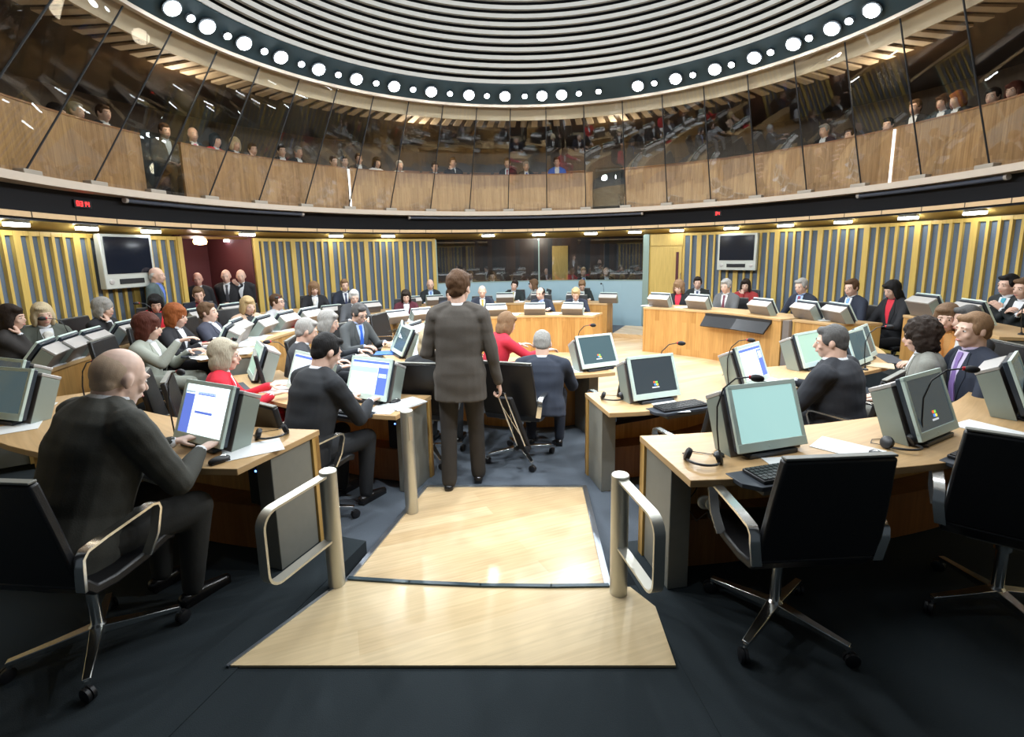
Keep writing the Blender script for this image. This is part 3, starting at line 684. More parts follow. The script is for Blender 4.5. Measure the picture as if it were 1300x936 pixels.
        hb.ell((0, -.045, .030), (.080, .074, .090), T=T); hb.ell((0, -.060, -.018), (.066, .047, .058), T=T)
        for sd in (-1, 1): hb.ell((sd * .066, -.002, .016), (.014, .042, .045), T=T)
    elif st in ('bob', 'fullbob', 'long', 'curly'):
        g = 1.05 if st == 'bob' else (1.18 if st in ('curly', 'fullbob') else 1.04)
        hb.ell((0, -.022, .034), (.088 * g, .100 * g, .102 * g), T=T, n=18, k=12); lo = -.05 if st != 'long' else -.09
        for sd in (-1, 1):
            hb.ell((sd * .070 * g, .004, -.02 + lo * .3), (.026, .050, .085 - lo * .2), T=T); hb.ell((sd * .05 * g, -.045, lo), (.045, .045, .085), T=T)
        hb.ell((0, -.062, lo), (.072 * g, .046, .09), T=T); hb.ell((.02, .052, .082), (.058, .040, .028), T=T)
        if st == 'long': hb.ell((0, -.075, -.19), (.085, .040, .14), T=T); hb.ell((.065, -.03, -.16), (.03, .03, .12), T=T); hb.ell((-.065, -.03, -.16), (.03, .03, .12), T=T)
    if hb.v:
        me = remesh(hb, min(vox, .011) if vox < .02 else .016, 2); am = {'curly': .016, 'fullbob': .006, 'thick': .007, 'bald': .001, 'stubble': .0005}.get(st, .004); fr = 28 if st == 'curly' else 18
        ruffle(me, lambda c_: am * (noise.noise(c_ * fr + Vector((px, py, 0))) + .5 * noise.noise(c_ * fr * 2.3)))
        mesh_obj('hair', me, [hc], root)
    if beard:
        b = MB(); b.ell((0, .045, -.092), (.040, .048, .030), T=T); b.ell((0, .092, -.046), (.026, .010, .006), T=T); mesh_obj('beard', remesh(b, .01, 1), [hairm(HC_[beard])], root)
    if glasses:
        b = MB()
        for sd in (-1, 1):
            b.tube([TV((sd * .032 + .022 * math.cos(t), .098, .004 + .016 * math.sin(t))) for t in [2 * PI * i / 12 for i in range(13)]], .0022, 5)
            b.tube([TV((sd * .054, .096, .008)), TV((sd * .078, .0, .006))], .002, 5)
        b.tube([TV((-.010, .100, .006)), TV((.010, .100, .006))], .002, 5); b.build('glasses', M['plastic'], root)
    # --- clothes
    jb.loft([ringat(*t, .008) for t in sec])
    for sd in (-1, 1): jb.ell(tuple(sp(.86, sd * .163 * wd, -.010)), (.072 * s, .076 * s, .070 * s)); jb.capsule(sp(.97, sd * .07, -.01), sp(.90, sd * .150 * wd, -.01), .060 * s, .066 * s)
    me = remesh(jb, vox * 1.05, 3)
    if vox < .011:
        ruffle(me, lambda c_: noise.noise(Vector((c_.x * 5, c_.y * 5, c_.z * 13))) * .008 + noise.noise(c_ * 11) * .003)
    mesh_obj('jacket', me, [cloth(jacket)], root)
    tc_ = trousers or tuple(v * .8 for v in jacket)
    mesh_obj('trousers', remesh(tb, max(vox, .012), 3), [cloth(tc_)], root)
    if shoes:
        for fb in shoe_l: mesh_obj('shoe', remesh(fb, max(vox * .8, .010), 1), [M['shoe']], root)
    sm = cloth(shirt, .7)
    if shirt:
        for p_, q_, r_ in cuffb: b = MB(); b.capsule(p_, q_, r_, r_, 10); b.build('cuff', sm, root)
        b = MB(); rg = []
        for t, rr, y in ((-.005, .070, -.004), (.028, .066, .0), (.045, .061, .004)):
            o_ = N - u * .012 + u * t; rg.append([o_ + X * (rr * (1 + (w - 1) * .8) * math.cos(q_)) + uf * (y + rr * 1.02 * (1 + (w - 1) * .8) * math.sin(q_)) for q_ in [2 * PI * i / 20 for i in range(20)]])
        b.loft(rg); b.build('collar', sm, root)
    if open_:
        def patch(tw, lift, thick):
            """strips on the chest: list of (t, half width)"""
            b = MB(); fr_, bk = [], []
            for t, hw in tw:
                row = []
                for j in range(5):
                    x = hw * (j / 2 - 1); yy = frontY(t) + .010 - abs(x) * abs(x) * 2.2
                    row.append((x, yy))
                fr_.append([sp(t, x, y + lift) for x, y in row]); bk.append([sp(t, x, y + lift - thick) for x, y in row])
            n = len(tw)
            vs = [p for r_ in fr_ for p in r_] + [p for r_ in bk for p in r_]; fs = []; o2 = n * 5
            for i in range(n - 1):
                for j in range(4):
                    a = i * 5 + j; fs += [(a, a + 1, a + 6, a + 5), (o2 + a, o2 + a + 5, o2 + a + 6, o2 + a + 1)]
                fs += [(i * 5, (i + 1) * 5, o2 + (i + 1) * 5, o2 + i * 5), (i * 5 + 4, o2 + i * 5 + 4, o2 + (i + 1) * 5 + 4, (i + 1) * 5 + 4)]
            fs += [(0, o2, o2 + 1, 1), (1, o2 + 1, o2 + 2, 2), (2, o2 + 2, o2 + 3, 3), (3, o2 + 3, o2 + 4, 4)]
            b.add(vs, fs); return b
        patch([(.36, .004), (.5, .022), (.65, .040), (.8, .056), (.92, .062), (1.0, .055)], .004, .03).build('shirt_front', sm, root, smooth=60)
        for sd in (-1, 1):
            b = MB(); pts = [(.34, .0, .022), (.55, .024, .060), (.72, .042, .100), (.84, .055, .088), (.99, .060, .072)]
            f1 = [sp(t, sd * a, frontY(t) + .017 - a * a * 2.2) for t, a, q_ in pts]; f2 = [sp(t, sd * q_, frontY(t) + .016 - q_ * q_ * 2.2) for t, a, q_ in pts]
            n = len(pts); dn = uf * .012; vs = f1 + f2 + [p - dn for p in f1] + [p - dn for p in f2]; fs = []
            for i in range(n - 1): fs += [(i, i + 1, n + i + 1, n + i), (2 * n + i, 3 * n + i, 3 * n + i + 1, 2 * n + i + 1), (i, 2 * n + i, 2 * n + i + 1, i + 1), (n + i, n + i + 1, 3 * n + i + 1, 3 * n + i)]
            b.add(vs, fs); b.build('lapel', cloth(jacket), root, smooth=60)
        if tie:
            patch([(.30, .006), (.36, .030), (.6, .028), (.88, .016), (.90, .022), (.97, .024), (.985, .018)], .013, .008).build('tie', cloth(tie, .5), root, smooth=60)
    if scarf:
        b = MB(); b.ell(tuple(sp(.86, 0, frontY(.86) + .01)), (.05, .022, .045)); b.ell(tuple(sp(.72, .02, frontY(.72) + .012)), (.035, .018, .05)); mesh_obj('scarf', remesh(b, .012, 2), [cloth(scarf)], root)
    return root, last_hand

# ================================================================== FURNITURE
# --- handrails and bollard
def rail(px, py, near, r, label):
    p = on(px, py, .004); o = empty('handrail', (p.x, p.y, .008)); H = .66
    b = MB(); b.lathe([(r, 0), (r, H - .004), (r - .004, H)], 28); b.build('post', M['brushed'], o)
    n = Vector((near[0] - p.x, near[1] - p.y, 0)); L = n.length; n.normalize()
    zt, zb = H - .02, .275; c = .075
    b = MB(); pts = [n * 0 + Vector((0, 0, zt)), n * (L - c) + Vector((0, 0, zt))]
    pts += [n * (L - c) + Vector((0, 0, zt - c)) + n * c * math.sin(t) + Vector((0, 0, c * math.cos(t))) for t in [PI / 2 * i / 6 for i in range(1, 7)]]
    pts += [n * L + Vector((0, 0, zb + c))]
    pts += [n * (L - c) + Vector((0, 0, zb + c)) + n * c * math.cos(t) - Vector((0, 0, c * math.sin(t))) for t in [PI / 2 * i / 6 for i in range(1, 7)]]
    pts += [Vector((0, 0, zb))]
    sd = n.cross(Vector((0, 0, 1))); rings = []
    for i, q in enumerate(pts):
        t = (pts[min(i + 1, len(pts) - 1)] - pts[max(i - 1, 0)]).normalized(); m = sd.cross(t)
        rings.append([q + sd * a * .026 + m * e * .006 for a, e in ((-1, -1), (1, -1), (1, 1), (-1, 1))])
    b.loft(rings); b.build('rail_loop', M['brushed'], o, smooth=30)
    return tag(o, label, 'handrail')
rail(428, 742, at(328, 650, 2.04), .045, 'low metal handrail loop with round post, left of the timber landing')
rail(785, 753, at(838, 662, 1.93), .045, 'low metal handrail loop with round post, right of the timber landing')
p = on(523, 648, -.06); b = MB(); b.lathe([(.045, 0), (.045, .78), (.041, .784)], 28)
o = empty('bollard', (p.x, p.y, -.085)); b.build('post', M['brushed'], o); q = MB(); q.box((.030, -.034, .66), (.03, .004, .17), rz=R(42)); q.build('inset_panel', mat('inset', (.42, .34, .24), .5), o)
tag(o, 'single round metal post beside the timber ramp, in front of the blonde woman', 'post')

# --- chair
def mk_chair():
    o = empty('swivel_chair')
    prof = [(.24, .452), (.18, .470), (.05, .452), (-.10, .447), (-.19, .462), (-.235, .52), (-.262, .62), (-.29, .78), (-.325, .985)]
    wid = [.235, .245, .25, .25, .25, .25, .25, .24, .222]
    def sling(i0, i1, th):
        rings = []
        for i in range(i0, i1):
            y, z = prof[i]; a = prof[max(i - 1, 0)]; c_ = prof[min(i + 1, len(prof) - 1)]
            ty, tz = c_[0] - a[0], c_[1] - a[1]; l = math.hypot(ty, tz); ny, nz = -tz / l * th / 2, ty / l * th / 2
            w_ = wid[i]; rings.append([(-w_, y - ny, z - nz), (w_, y - ny, z - nz), (w_, y + ny, z + nz), (-w_, y + ny, z + nz)])
        b = MB(); b.loft(rings); return b
    sling(0, 6, .045).build('seat', M['leather'], o, bevel=.010); sling(5, 9, .040).build('backrest', M['leather'], o, bevel=.010)
    b = MB(); b.box((0, -.327, .992), (.44, .034, .010)); b.build('top_edge', M['desk_metal'], o, bevel=.003)
    for sd in (-1, 1):
        x = sd * .272; pth = [(x * .94, -.255, .50), (x, -.262, .60), (x, -.258, .640), (x, -.235, .664), (x, -.15, .675), (x, .08, .690), (x, .108, .682), (x, .116, .655), (x, .085, .55), (x * .94, .045, .462)]
        b = MB(); rings = []
        P = [Vector(p_) for p_ in pth]
        for i, p_ in enumerate(P):
            t = (P[min(i + 1, len(P) - 1)] - P[max(i - 1, 0)]).normalized(); m_ = Vector((1, 0, 0)).cross(t).normalized()
            rings.append([p_ + Vector((1, 0, 0)) * a * .021 + m_ * e * .006 for a, e in ((-1, -1), (1, -1), (1, 1), (-1, 1))])
        b.loft(rings); b.build('armrest', M['alu'], o, smooth=40)
    b = MB(); b.lathe([(.034, .08), (.034, .13), (.024, .14), (.024, .33), (.034, .335), (.034, .40), (.05, .43)], 18); b.build('column', M['alu'], o)
    b = MB(); b.box((0, -.02, .425), (.30, .26, .022)); b.build('seat_plate', M['desk_metal'], o, bevel=.006)
    for k in range(4):
        a = R(38 + 90 * k); d = Vector((math.cos(a), math.sin(a), 0)); s_ = Vector((-d.y, d.x, 0))
        b = MB(); rings = [[d * x + s_ * q * w_ + Vector((0, 0, z + e)) for q, e in ((-1, -h), (1, -h), (1, h), (-1, h))] for x, w_, z, h in ((.02, .026, .112, .020), (.16, .020, .098, .014), (.31, .015, .084, .010))]
        b.loft(rings); lg = b.build('leg', M['alu'], o, bevel=.003)
        b = MB(); T = Matrix.Translation(d * .318 + Vector((0, 0, .031))) @ Matrix.Rotation(a + .7, 4, 'Z') @ Matrix.Rotation(PI / 2, 4, 'X')
        b.lathe([(.02, -.020), (.031, -.016), (.031, -.003), (.024, -.002), (.024, .002), (.031, .003), (.031, .016), (.02, .020)], 16, T=T); b.build('caster', M['plastic'], lg)
        b = MB(); b.lathe([(.010, .02), (.010, .085)], 8, T=Matrix.Translation(d * .305)); b.build('stem', M['alu'], lg)
    return o
def chair(loc, heading, label, group=None): return place('chair', mk_chair, loc, heading, label, 'chair', group)

# --- monitor with its steel housing; screen face looks to local -Y
def mk_monitor(kind, lean=20, hs=1.):
    LEAN = R(lean)
    def mk():
        o = empty('desk_monitor'); W, H = (.43 if hs > .9 else .385), .345 * hs
        T = Matrix.Translation((0, -.02, .035)) @ Matrix.Rotation(-LEAN, 4, 'X')
        b = MB(); b.box((0, .022, H / 2), (W - .01, .030, H - .01), T=T); b.build('back_shell', M['bezel_dark'], o, bevel=.006)
        b = MB(); bz = .024; ch = .046
        for c_, d_ in (((0, 0, H - bz / 2), (W, .018, bz)), ((0, 0, ch / 2), (W, .020, ch)), ((-W / 2 + bz / 2, 0, H / 2 + .01), (bz, .018, H - ch)), ((W / 2 - bz / 2, 0, H / 2 + .01), (bz, .018, H - ch))): b.box(c_, d_, T=T)
        b.box((-.03, -.012, .020), (.010, .004, .006), T=T)
        b.build('bezel', M['bezel'], o, bevel=.003)
        sw_, sh_ = W - 2 * bz, H - ch - bz; cz = ch + sh_ / 2
        b = MB(); ms = [M['scr_off']]; base = {'off': 'scr_off', 'black': 'scr_black', 'logo': 'scr_black', 'ui': 'scr_white', 'teal': 'scr_glare', 'green': 'scr_green', 'doc': 'scr_pale', 'mail': 'scr_pale', 'blue': 'scr_blue', 'logob': 'scr_off'}[kind]; ms = [M[base]]
        b.box((0, -.001, cz), (sw_, .006, sh_), T=T)
        def rect(x0, z0, x1, z1, m):
            if M[m] not in ms: ms.append(M[m])
            b.box((-sw_ / 2 + sw_ * (x0 + x1) / 2, -.005, cz - sh_ / 2 + sh_ * (z0 + z1) / 2), (sw_ * (x1 - x0), .003 , sh_ * (z1 - z0)), ms.index(M[m]), T=T)
        if kind == 'ui':
            rect(0, 0, .22, .80, 'scr_blue'); rect(0, .82, 1, .96, 'scr_pale'); rect(0, .82, .22, .86, 'scr_off'); rect(.30, .80, .70, .86, 'scr_blue'); rect(.30, .42, .70, .47, 'scr_blue'); rect(.48, .02, .485, .40, 'scr_pale'); rect(.72, .02, .725, .78, 'scr_pale'); rect(.3, .72, .7, .74, 'scr_pale')
        if kind == 'mail':
            rect(.74, 0, 1, .80, 'scr_blue'); rect(0, .90, 1, .97, 'scr_blue'); rect(0, .02, .72, .62, 'scr_white'); rect(0, .62, .72, .78, 'scr_cyan'); rect(.0, .80, 1, .88, 'scr_white'); rect(.76, .5, .98, .62, 'scr_pale')
        if kind == 'doc':
            rect(0, .88, 1, .96, 'scr_blue'); rect(.8, 0, 1, .84, 'scr_blue'); rect(.82, .56, .98, .80, 'scr_pale')
        if kind in ('logo', 'logob'):
            for x_, z_, m in ((.46, .27, 'logo_red'), (.51, .265, 'logo_green'), (.47, .20, 'logo_blue'), (.52, .195, 'logo_yellow')): rect(x_ , z_, x_ + .042, z_ + .052, m)
            rect(.41, .13, .58, .165, 'logo_grey')
        b.build('screen', ms, o, smooth=0)
        sl, cl = math.sin(LEAN), math.cos(LEAN)
        def sp_(n_, t_): return (-.02 + cl * n_ + sl * t_, .035 - sl * n_ + cl * t_)
        def foot_(n_): t_ = (sl * n_ - .035) / cl; return (sp_(n_, t_)[0], .001)
        prof = [foot_(.055), foot_(.165), sp_(.165, .285 * hs), sp_(.055, .300 * hs)]
        b = MB(); b.extr(prof, -W / 2 - .005, W / 2 + .005); b.build('housing', [M['housing']], o, bevel=.005)
        for x0 in (W / 2 + .006, -W / 2 - .009): b = MB(); b.extr(prof, x0, x0 + .003); b.build('side_plate', M['housing_side'], o)
        b = MB(); b.extr([sp_(.050, .302 * hs), sp_(.170, .287 * hs), sp_(.172, .287 * hs + .022), sp_(.052, .302 * hs + .022)], -W / 2 - .008, W / 2 + .008); b.build('housing_lid', M['housing_rim'], o, bevel=.004)
        b = MB(); b.box((0, .05, .012), (.30, .16, .024)); b.build('foot', M['bezel_dark'], o, bevel=.004)
        return o
    return mk
def mk_mic():
    o = empty('microphone'); b = MB(); b.lathe([(.028, 0), (.026, .012), (.009, .02), (.007, .03)], 16); b.build('base', M['plastic'], o)
    pth = [(0, 0, .02), (0, .015, .14), (0, .02, .26), (0, -.005, .36), (0, -.06, .42), (0, -.12, .435)]; P = []
    for i in range(len(pth) - 1):
        for w_ in (0, .33, .66): P.append(Vector(pth[i]).lerp(Vector(pth[i + 1]), w_))
    P.append(Vector(pth[-1])); b = MB(); b.tube(P, .0042, 6); b.build('gooseneck', M['plastic'], o)
    b = MB(); b.lathe([(.010, 0), (.011, .01), (.010, .014)], 10, T=Matrix.Translation((0, -.12, .435)) @ Matrix.Rotation(R(88), 4, 'X')); b.build('red_ring', M['folder_red'], o)
    b = MB(); b.ell((0, -.155, .434), (.019, .034, .019), n=12, k=8); b.build('foam_head', M['black'], o); return o
def mk_keyboard():
    o = empty('keyboard'); b = MB(); b.box((0, 0, .009), (.40, .145, .016)); b.build('case', M['plastic'], o, bevel=.004)
    b = MB()
    for r_ in range(5):
        for k in range(15): b.box((-.182 + .026 * k, .052 - .026 * r_, .019), (.021, .021, .006))
    q = b.build('keys', M['key'], o, smooth=0); q['kind'] = 'stuff'; return o
def mk_phones():
    o = empty('headphones'); b = MB(); P = [(.075 * math.cos(t), .02 + .085 * math.sin(t), .014 + .012 * math.sin(t)) for t in [PI * i / 14 for i in range(15)]]
    b.tube(P, .0065, 8); b.build('headband', M['plastic'], o)
    for sd in (-1, 1):
        T = Matrix.Translation((sd * .070, -.0, .030)) @ Matrix.Rotation(sd * R(68), 4, 'Y'); b = MB(); b.lathe([(.012, -.012), (.030, -.010), (.034, 0), (.034, .012), (.022, .018)], 18, T=T); b.build('ear_cup', M['plastic'], o)
    b = MB(); b.tube([(.07, -.03, .006), (.10, -.07, .004), (.05, -.11, .004), (-.04, -.10, .004), (-.08, -.13, .004)], .0022, 5); b.build('cable', M['plastic'], o); return o
def mk_mouse():
    o = empty('computer_mouse'); b = MB(); b.ell((0, 0, .012), (.030, .055, .022), n=16, k=10); b.box((0, 0, .004), (.05, .09, .008)); b.build('shell', M['plastic'], o)
    b = MB(); b.ell((0, .018, .029), (.010, .020, .008), n=10, k=6); b.build('scroll_button', M['alu'], o); return o
def mk_sheet(m, n=1, sz=(.21, .297)):
    def mk():
        o = None; b = MB()
        for i in range(n): b.box((random.uniform(-.006, .006) if i else 0, random.uniform(-.006, .006) if i else 0, .0012 + .003 * i), (sz[0], sz[1], .0022), rz=random.uniform(-.07, .07) if i else 0)
        return b.build('paper_stack' if n > 1 else 'paper_sheet', M[m], smooth=0)
    return mk
DESKS = {}
def desk(key, label, tab, zf, ztop, zfront, trays=(), ends=(1, 1), group=None, edge='oak_edge', legs=True, kind='bench_desk', front='oak_panel', shelf=True):
    DESKS[key] = (tab, ztop); a0, a1 = tab[0][0], tab[-1][0]; n = max(6, int(abs(a1 - a0) / 2)); flip = a1 < a0
    def sam(i0, i1):
        r_ = [(a, interp(tab, a)[0] + i0, (interp(tab, a)[1] if i1 is None else interp(tab, a)[0]) + (0 if i1 is None else i1)) for a in sw(a0, a1, n)]
        return r_[::-1] if flip else r_
    am = (a0 + a1) / 2; o = empty(kind, pol(am, interp(tab, am)[0], zf, CD))
    b = MB(); b.arc(CD, sam(-.012, None), ztop - .036, ztop); b.build('worktop', M['oak_top'], o, True, bevel=.003, smooth=25)
    b = MB(); b.arc(CD, sam(0, .030), zfront, ztop - .036); b.build('front_panel', M[front], o, True, smooth=25)
    if shelf:
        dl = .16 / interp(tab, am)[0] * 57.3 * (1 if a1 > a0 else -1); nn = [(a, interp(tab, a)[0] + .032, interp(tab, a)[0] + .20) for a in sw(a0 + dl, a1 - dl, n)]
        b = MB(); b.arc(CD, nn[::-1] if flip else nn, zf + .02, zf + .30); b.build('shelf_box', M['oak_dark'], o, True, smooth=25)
    for k, a in enumerate((a0, a1)):
        if not ends[k]: continue
        sg = (1 if a1 > a0 else -1) * (1 if k == 0 else -1); ri, ro = interp(tab, a); dg = math.degrees(1 / ((ri + ro) / 2))
        de = ri + .055 if legs else ro - .02; s2 = [(a, ri + .001, de), (a + sg * .034 * dg, ri + .001, de)]; b = MB(); b.arc(CD, s2 if sg > 0 else s2[::-1], zf + .002, ztop - .037); b.build('end_panel', M[edge], o, True)
        if legs:
            s2 = [(a + sg * .012 * dg, ri + .06, ri + .36), (a + sg * .125 * dg, ri + .06, ri + .36)]; b = MB(); b.arc(CD, s2 if sg > 0 else s2[::-1], zf + .002, ztop - .037); b.build('leg', M['desk_metal'], o, True, bevel=.004)
    for a in trays:
        ri, ro = interp(tab, a); p = pol(a, ro, ztop, CD); T = Matrix.Translation(p) @ Matrix.Rotation(R(a), 4, 'Z')
        b = MB(); b.prism([(-.20, -.075), (.20, -.075), (.26, -.015), (.26, .10), (-.26, .10), (-.26, -.015)], -.018, .004, T=T); b.build('keyboard_tray', M['tray'], o, True, bevel=.003)
        b = MB(); b.prism([(-.18, -.06), (.18, -.06), (.18, .03), (-.18, .03)], -.045, -.019, T=T); b.build('tray_support', M['desk_metal'], o, True)
    return tag(o, label, 'desk', group)
def deskpt(key, a, f):                       # f: metres in from the sitter's edge
    tab, zt = DESKS[key]; ri, ro = interp(tab, a); return pol(a, ro - f, zt + .001, CD)
def monitor(key, a, kind, label, f=.245, dh=0, dz=0, lean=20, hs=1.):
    p = deskpt(key, a, f); return place('mon_%s%d%.2f' % (kind, lean, hs), mk_monitor(kind, lean, hs), p + Vector((0, 0, dz)), -a + dh, label, 'monitor')
def mic(key, a, label, f=.33, dh=0, z=0): return place('mic', mk_mic, deskpt(key, a, f) + Vector((0, 0, z)), -a + dh, label, 'microphone')
def sheet(key, a, f, rot, label, m='paper', n=1, sz=(.21, .297), group=None): 
    return place('sheet_%s%d%s' % (m, n, sz), mk_sheet(m, n, sz), deskpt(key, a, f), rot - a, label, 'papers' if n > 1 else 'paper', group)

# near tier
desk('AR', 'long curved oak desk at right in the foreground, near tier', [(8.6, 3.88, 4.45), (17, 3.95, 4.54), (28, 4.12, 4.76), (40, 4.38, 4.96), (60, 4.55, 5.12)], 0, .72, ZB, (14.5, 28, 40.5, 54))
desk('AL', 'curved oak desk at left in the foreground, by the bald man', [(-20.5, 3.88, 4.46), (-40, 4.2, 4.92), (-54, 4.44, 5.2)], 0, .72, ZB, (-26.5, -47))
desk('MR', 'curved oak desk of the middle row, right of the ramp', [(10.5, 2.54, 3.08), (39, 2.65, 3.28), (55, 2.95, 3.6), (65, 3.45, 4.05), (88, 3.75, 4.4)], ZB, .59, ZB, (21, 37, 53, 70))
desk('ML', 'curved oak desk of the middle row, left of the ramp', [(-19, 2.62, 3.17), (-52, 2.88, 3.45), (-62, 3.0, 3.56)], ZB, .59, ZB, (-27, -51))
desk('MLF', 'curved oak desk with tall front at the left, its top strewn with papers', [(-63.5, 3.12, 3.72), (-75, 3.28, 3.9), (-90, 3.15, 3.8), (-109, 2.98, 3.62)], .04, .78, ZB, (-70, -82), shelf=False)
desk('ALF', 'curved oak desk with tall front along the left striped wall', [(-60, 4.95, 5.45), (-74, 4.78, 5.3), (-90, 4.74, 5.26), (-112, 4.75, 5.27), (-124, 4.7, 5.2)], .05, .80, .0, (), shelf=False)
desk('I', 'innermost curved oak desk around the well, nearest the standing man', [(26, 1.36, 1.98), (0, 1.3, 1.88), (-40, 1.25, 1.85), (-135, 1.25, 1.87)], ZB, .59, ZB, (), shelf=False)
# far benches
desk('BR', 'oak bench with tall front and dark reading slope, right of the well', [(101.5, 3.98, 4.62), (120, 3.78, 4.42), (139, 3.55, 4.2)], ZB, .72, ZB, (), legs=False, edge='oak_panel')
desk('BR2', 'short oak bench at the right, beyond a grey joint', [(92.5, 4.34, 5.0), (100.2, 4.1, 4.75)], ZB, .72, ZB, (), legs=False)
desk('RF', 'oak desk on grey legs at the far right, by the striped wall', [(70, 5.02, 5.56), (90, 5.1, 5.64)], .14, .86, ZB, (), shelf=False)
desk('BC', 'curved oak front bench at the far side of the well', [(152, 2.9, 3.5), (180, 2.78, 3.38), (205, 2.8, 3.4), (226, 2.9, 3.5)], ZB, .585, ZB, (), legs=False, edge='oak_panel')
desk('PB', 'raised oak bench at the far end below the glazed booth', [(155.5, 4.72, 5.3), (180, 4.8, 5.4), (208, 4.9, 5.5)], ZB, .63, ZB, (), legs=False, edge='oak_panel')
desk('FL', 'oak desk at the far left by the striped wall', [(214, 4.55, 5.1), (232, 4.55, 5.1)], ZB, .62, ZB, (), legs=False, edge='oak_panel')
b = MB(); b.arc(CD, [(100.35, 4.05, 4.6), (101.35, 4.0, 4.6)], ZB + .005, .70); tag(b.build('joint_panel', M['housing']), 'upright grey panel closing the joint between the two right benches', 'panel')
# reading slope hanging on the right bench
o = empty('reading_slope', pol(112.5, 3.85, .6, CD)); b = MB()
ps = [(103.8, 3.96), (112.5, 3.86), (121, 3.76)]
vs = []
for a, r_ in ps: vs += [pol(a, r_ - .02, .655, CD), pol(a, r_ - .16, .48, CD), pol(a, r_ - .145, .465, CD), pol(a, r_ - .005, .64, CD)]
fs = [(0, 1, 2, 3), (11, 10, 9, 8)]
for i in range(2): fs += [(4 * i + j, 4 * i + 4 + j, 4 * i + 4 + (j + 1) % 4, 4 * i + (j + 1) % 4) for j in range(4)]
b.add([tuple(v) for v in vs], fs); b.build('slope_board', M['black_gloss'], o, True, smooth=0)
b = MB(); b.arc(CD, [(a, r_ - .03, r_ + .005) for a, r_ in ps], .62, .68); b.build('bracket', M['black'], o, True); tag(o, 'dark tilted reading board on the front of the right oak bench', 'reading board')

# --- televisions
def mk_tv():
    o = empty('television'); W, H = .84, .80
    b = MB(); b.box((0, .05, .40), (W, .10, H)); b.build('case', M['tv_shell'], o, bevel=.012)
    b = MB(); b.box((0, -.004, .49), (W - .10, .012, .54)); b.build('screen', M['tv_screen'], o, bevel=.003)
    b = MB(); b.box((0, -.004, .105), (.40, .014, .075)); b.build('speaker_grille', M['black'], o, bevel=.003)
    for sd in (-1, 1):
        b = MB(); b.lathe([(.038, 0), (.038, .006), (.03, .008)], 16, T=Matrix.Translation((sd * .32, 0, .105)) @ Matrix.Rotation(PI / 2, 4, 'X')); b.build('speaker', M['housing_rim'], o)
    b = MB(); b.box((0, .13, .45), (.3, .16, .3)); b.build('wall_bracket', M['black'], o); return o
aL = (A_TVL[0] + A_TVL[1]) / 2; aR = (ang(onwall(912, 300, RW)) + ang(onwall(970, 300, RW))) / 2
place('tv', mk_tv, pol(aL + 1.2, 6.30, 1.36), 180 - aL, 'wall television with pale frame on the left striped wall', 'television'); place('tv', mk_tv, pol(aR, 6.30, 1.30), 180 - aR, 'wall television with pale frame on the right striped wall', 'television')
# --- red digital clocks on the dark band and projector screen casings
SEG = {'0': 'abcdef', '1': 'bc', '2': 'abged', '3': 'abgcd', '4': 'fgbc', '7': 'abc', '5': 'afgcd'}
def clock(px, py, txt, label, w_=.26):
    a = ang(onwall(px, py, 6.30)); z = onwall(px, py, 6.30).z; o = empty('digital_clock', pol(a, 6.30, z), R(a) + PI); b = MB(); b.box((0, .02, 0), (w_, .03, .10)); b.build('case', M['black'], o)
    b = MB(); x = -w_ / 2 + .05
    for ch in txt:
        for s_ in SEG.get(ch, ''):
            cx, cz, wx, wz = {'a': (0, .03, .03, .008), 'g': (0, 0, .03, .008), 'd': (0, -.03, .03, .008), 'f': (-.016, .015, .008, .03), 'b': (.016, .015, .008, .03), 'e': (-.016, -.015, .008, .03), 'c': (.016, -.015, .008, .03)}[s_]
            b.box((x + cx, .002, cz), (wx, .006, wz))
        x += .05
    b.build('digits', M['led_red'], o, smooth=0); tag(o, label, 'clock')
clock(106, 259, '0314', 'small red digital clock on the dark band at the left'); clock(911, 271, '34', 'small red digital clock on the dark band at the right', .16)
for (x0, x1, py, lb) in ((162, 384, 264, 'long grey roller screen casing in the dark band at the left'), (520, 815, 277, 'long grey roller screen casing in the dark band above the booth'), (1090, 1275, 238, 'long grey roller screen casing in the dark band at the right')):
    p0, p1 = onwall(x0, py, 6.2), onwall(x1, py, 6.2); z = 2.655; b = MB(); pa, pb = ang(p0) % 360, ang(p1) % 360
    b.tube([pol(a, 6.22, z) for a in sw(pa, pb, 8)], .035, 10); o = empty('screen_casing', pol((pa + pb) / 2, 6.22, z)); b.build('case', mat('casing', (.10, .12, .17), .35, .4), o, True)
    for a in (pa, pb): q = MB(); q.tube([pol(a - .2, 6.22, z), pol(a + .2, 6.22, z)], .042, 10); q.build('end_cap', M['housing_rim'], o, True)
    tag(o, lb, 'screen casing')

# ================================================================== CAST
def sit(short, px, py, Y, zf, face, label, ch=True, **k):
    r_, h_ = person(label, px, py, Y, zf, face, **k)
    if ch: chair((r_.location.x, r_.location.y, zf), face, 'black leather swivel chair under the ' + short)
    return r_
def stand(px, py, Y, zf, face, label, **k): return person(label, px, py, Y, zf, face, pose='stand', **k)
BLK = (.014, .014, .017); NAVY = (.018, .024, .042); CHAR = (.035, .037, .042); RED = (.60, .015, .035)
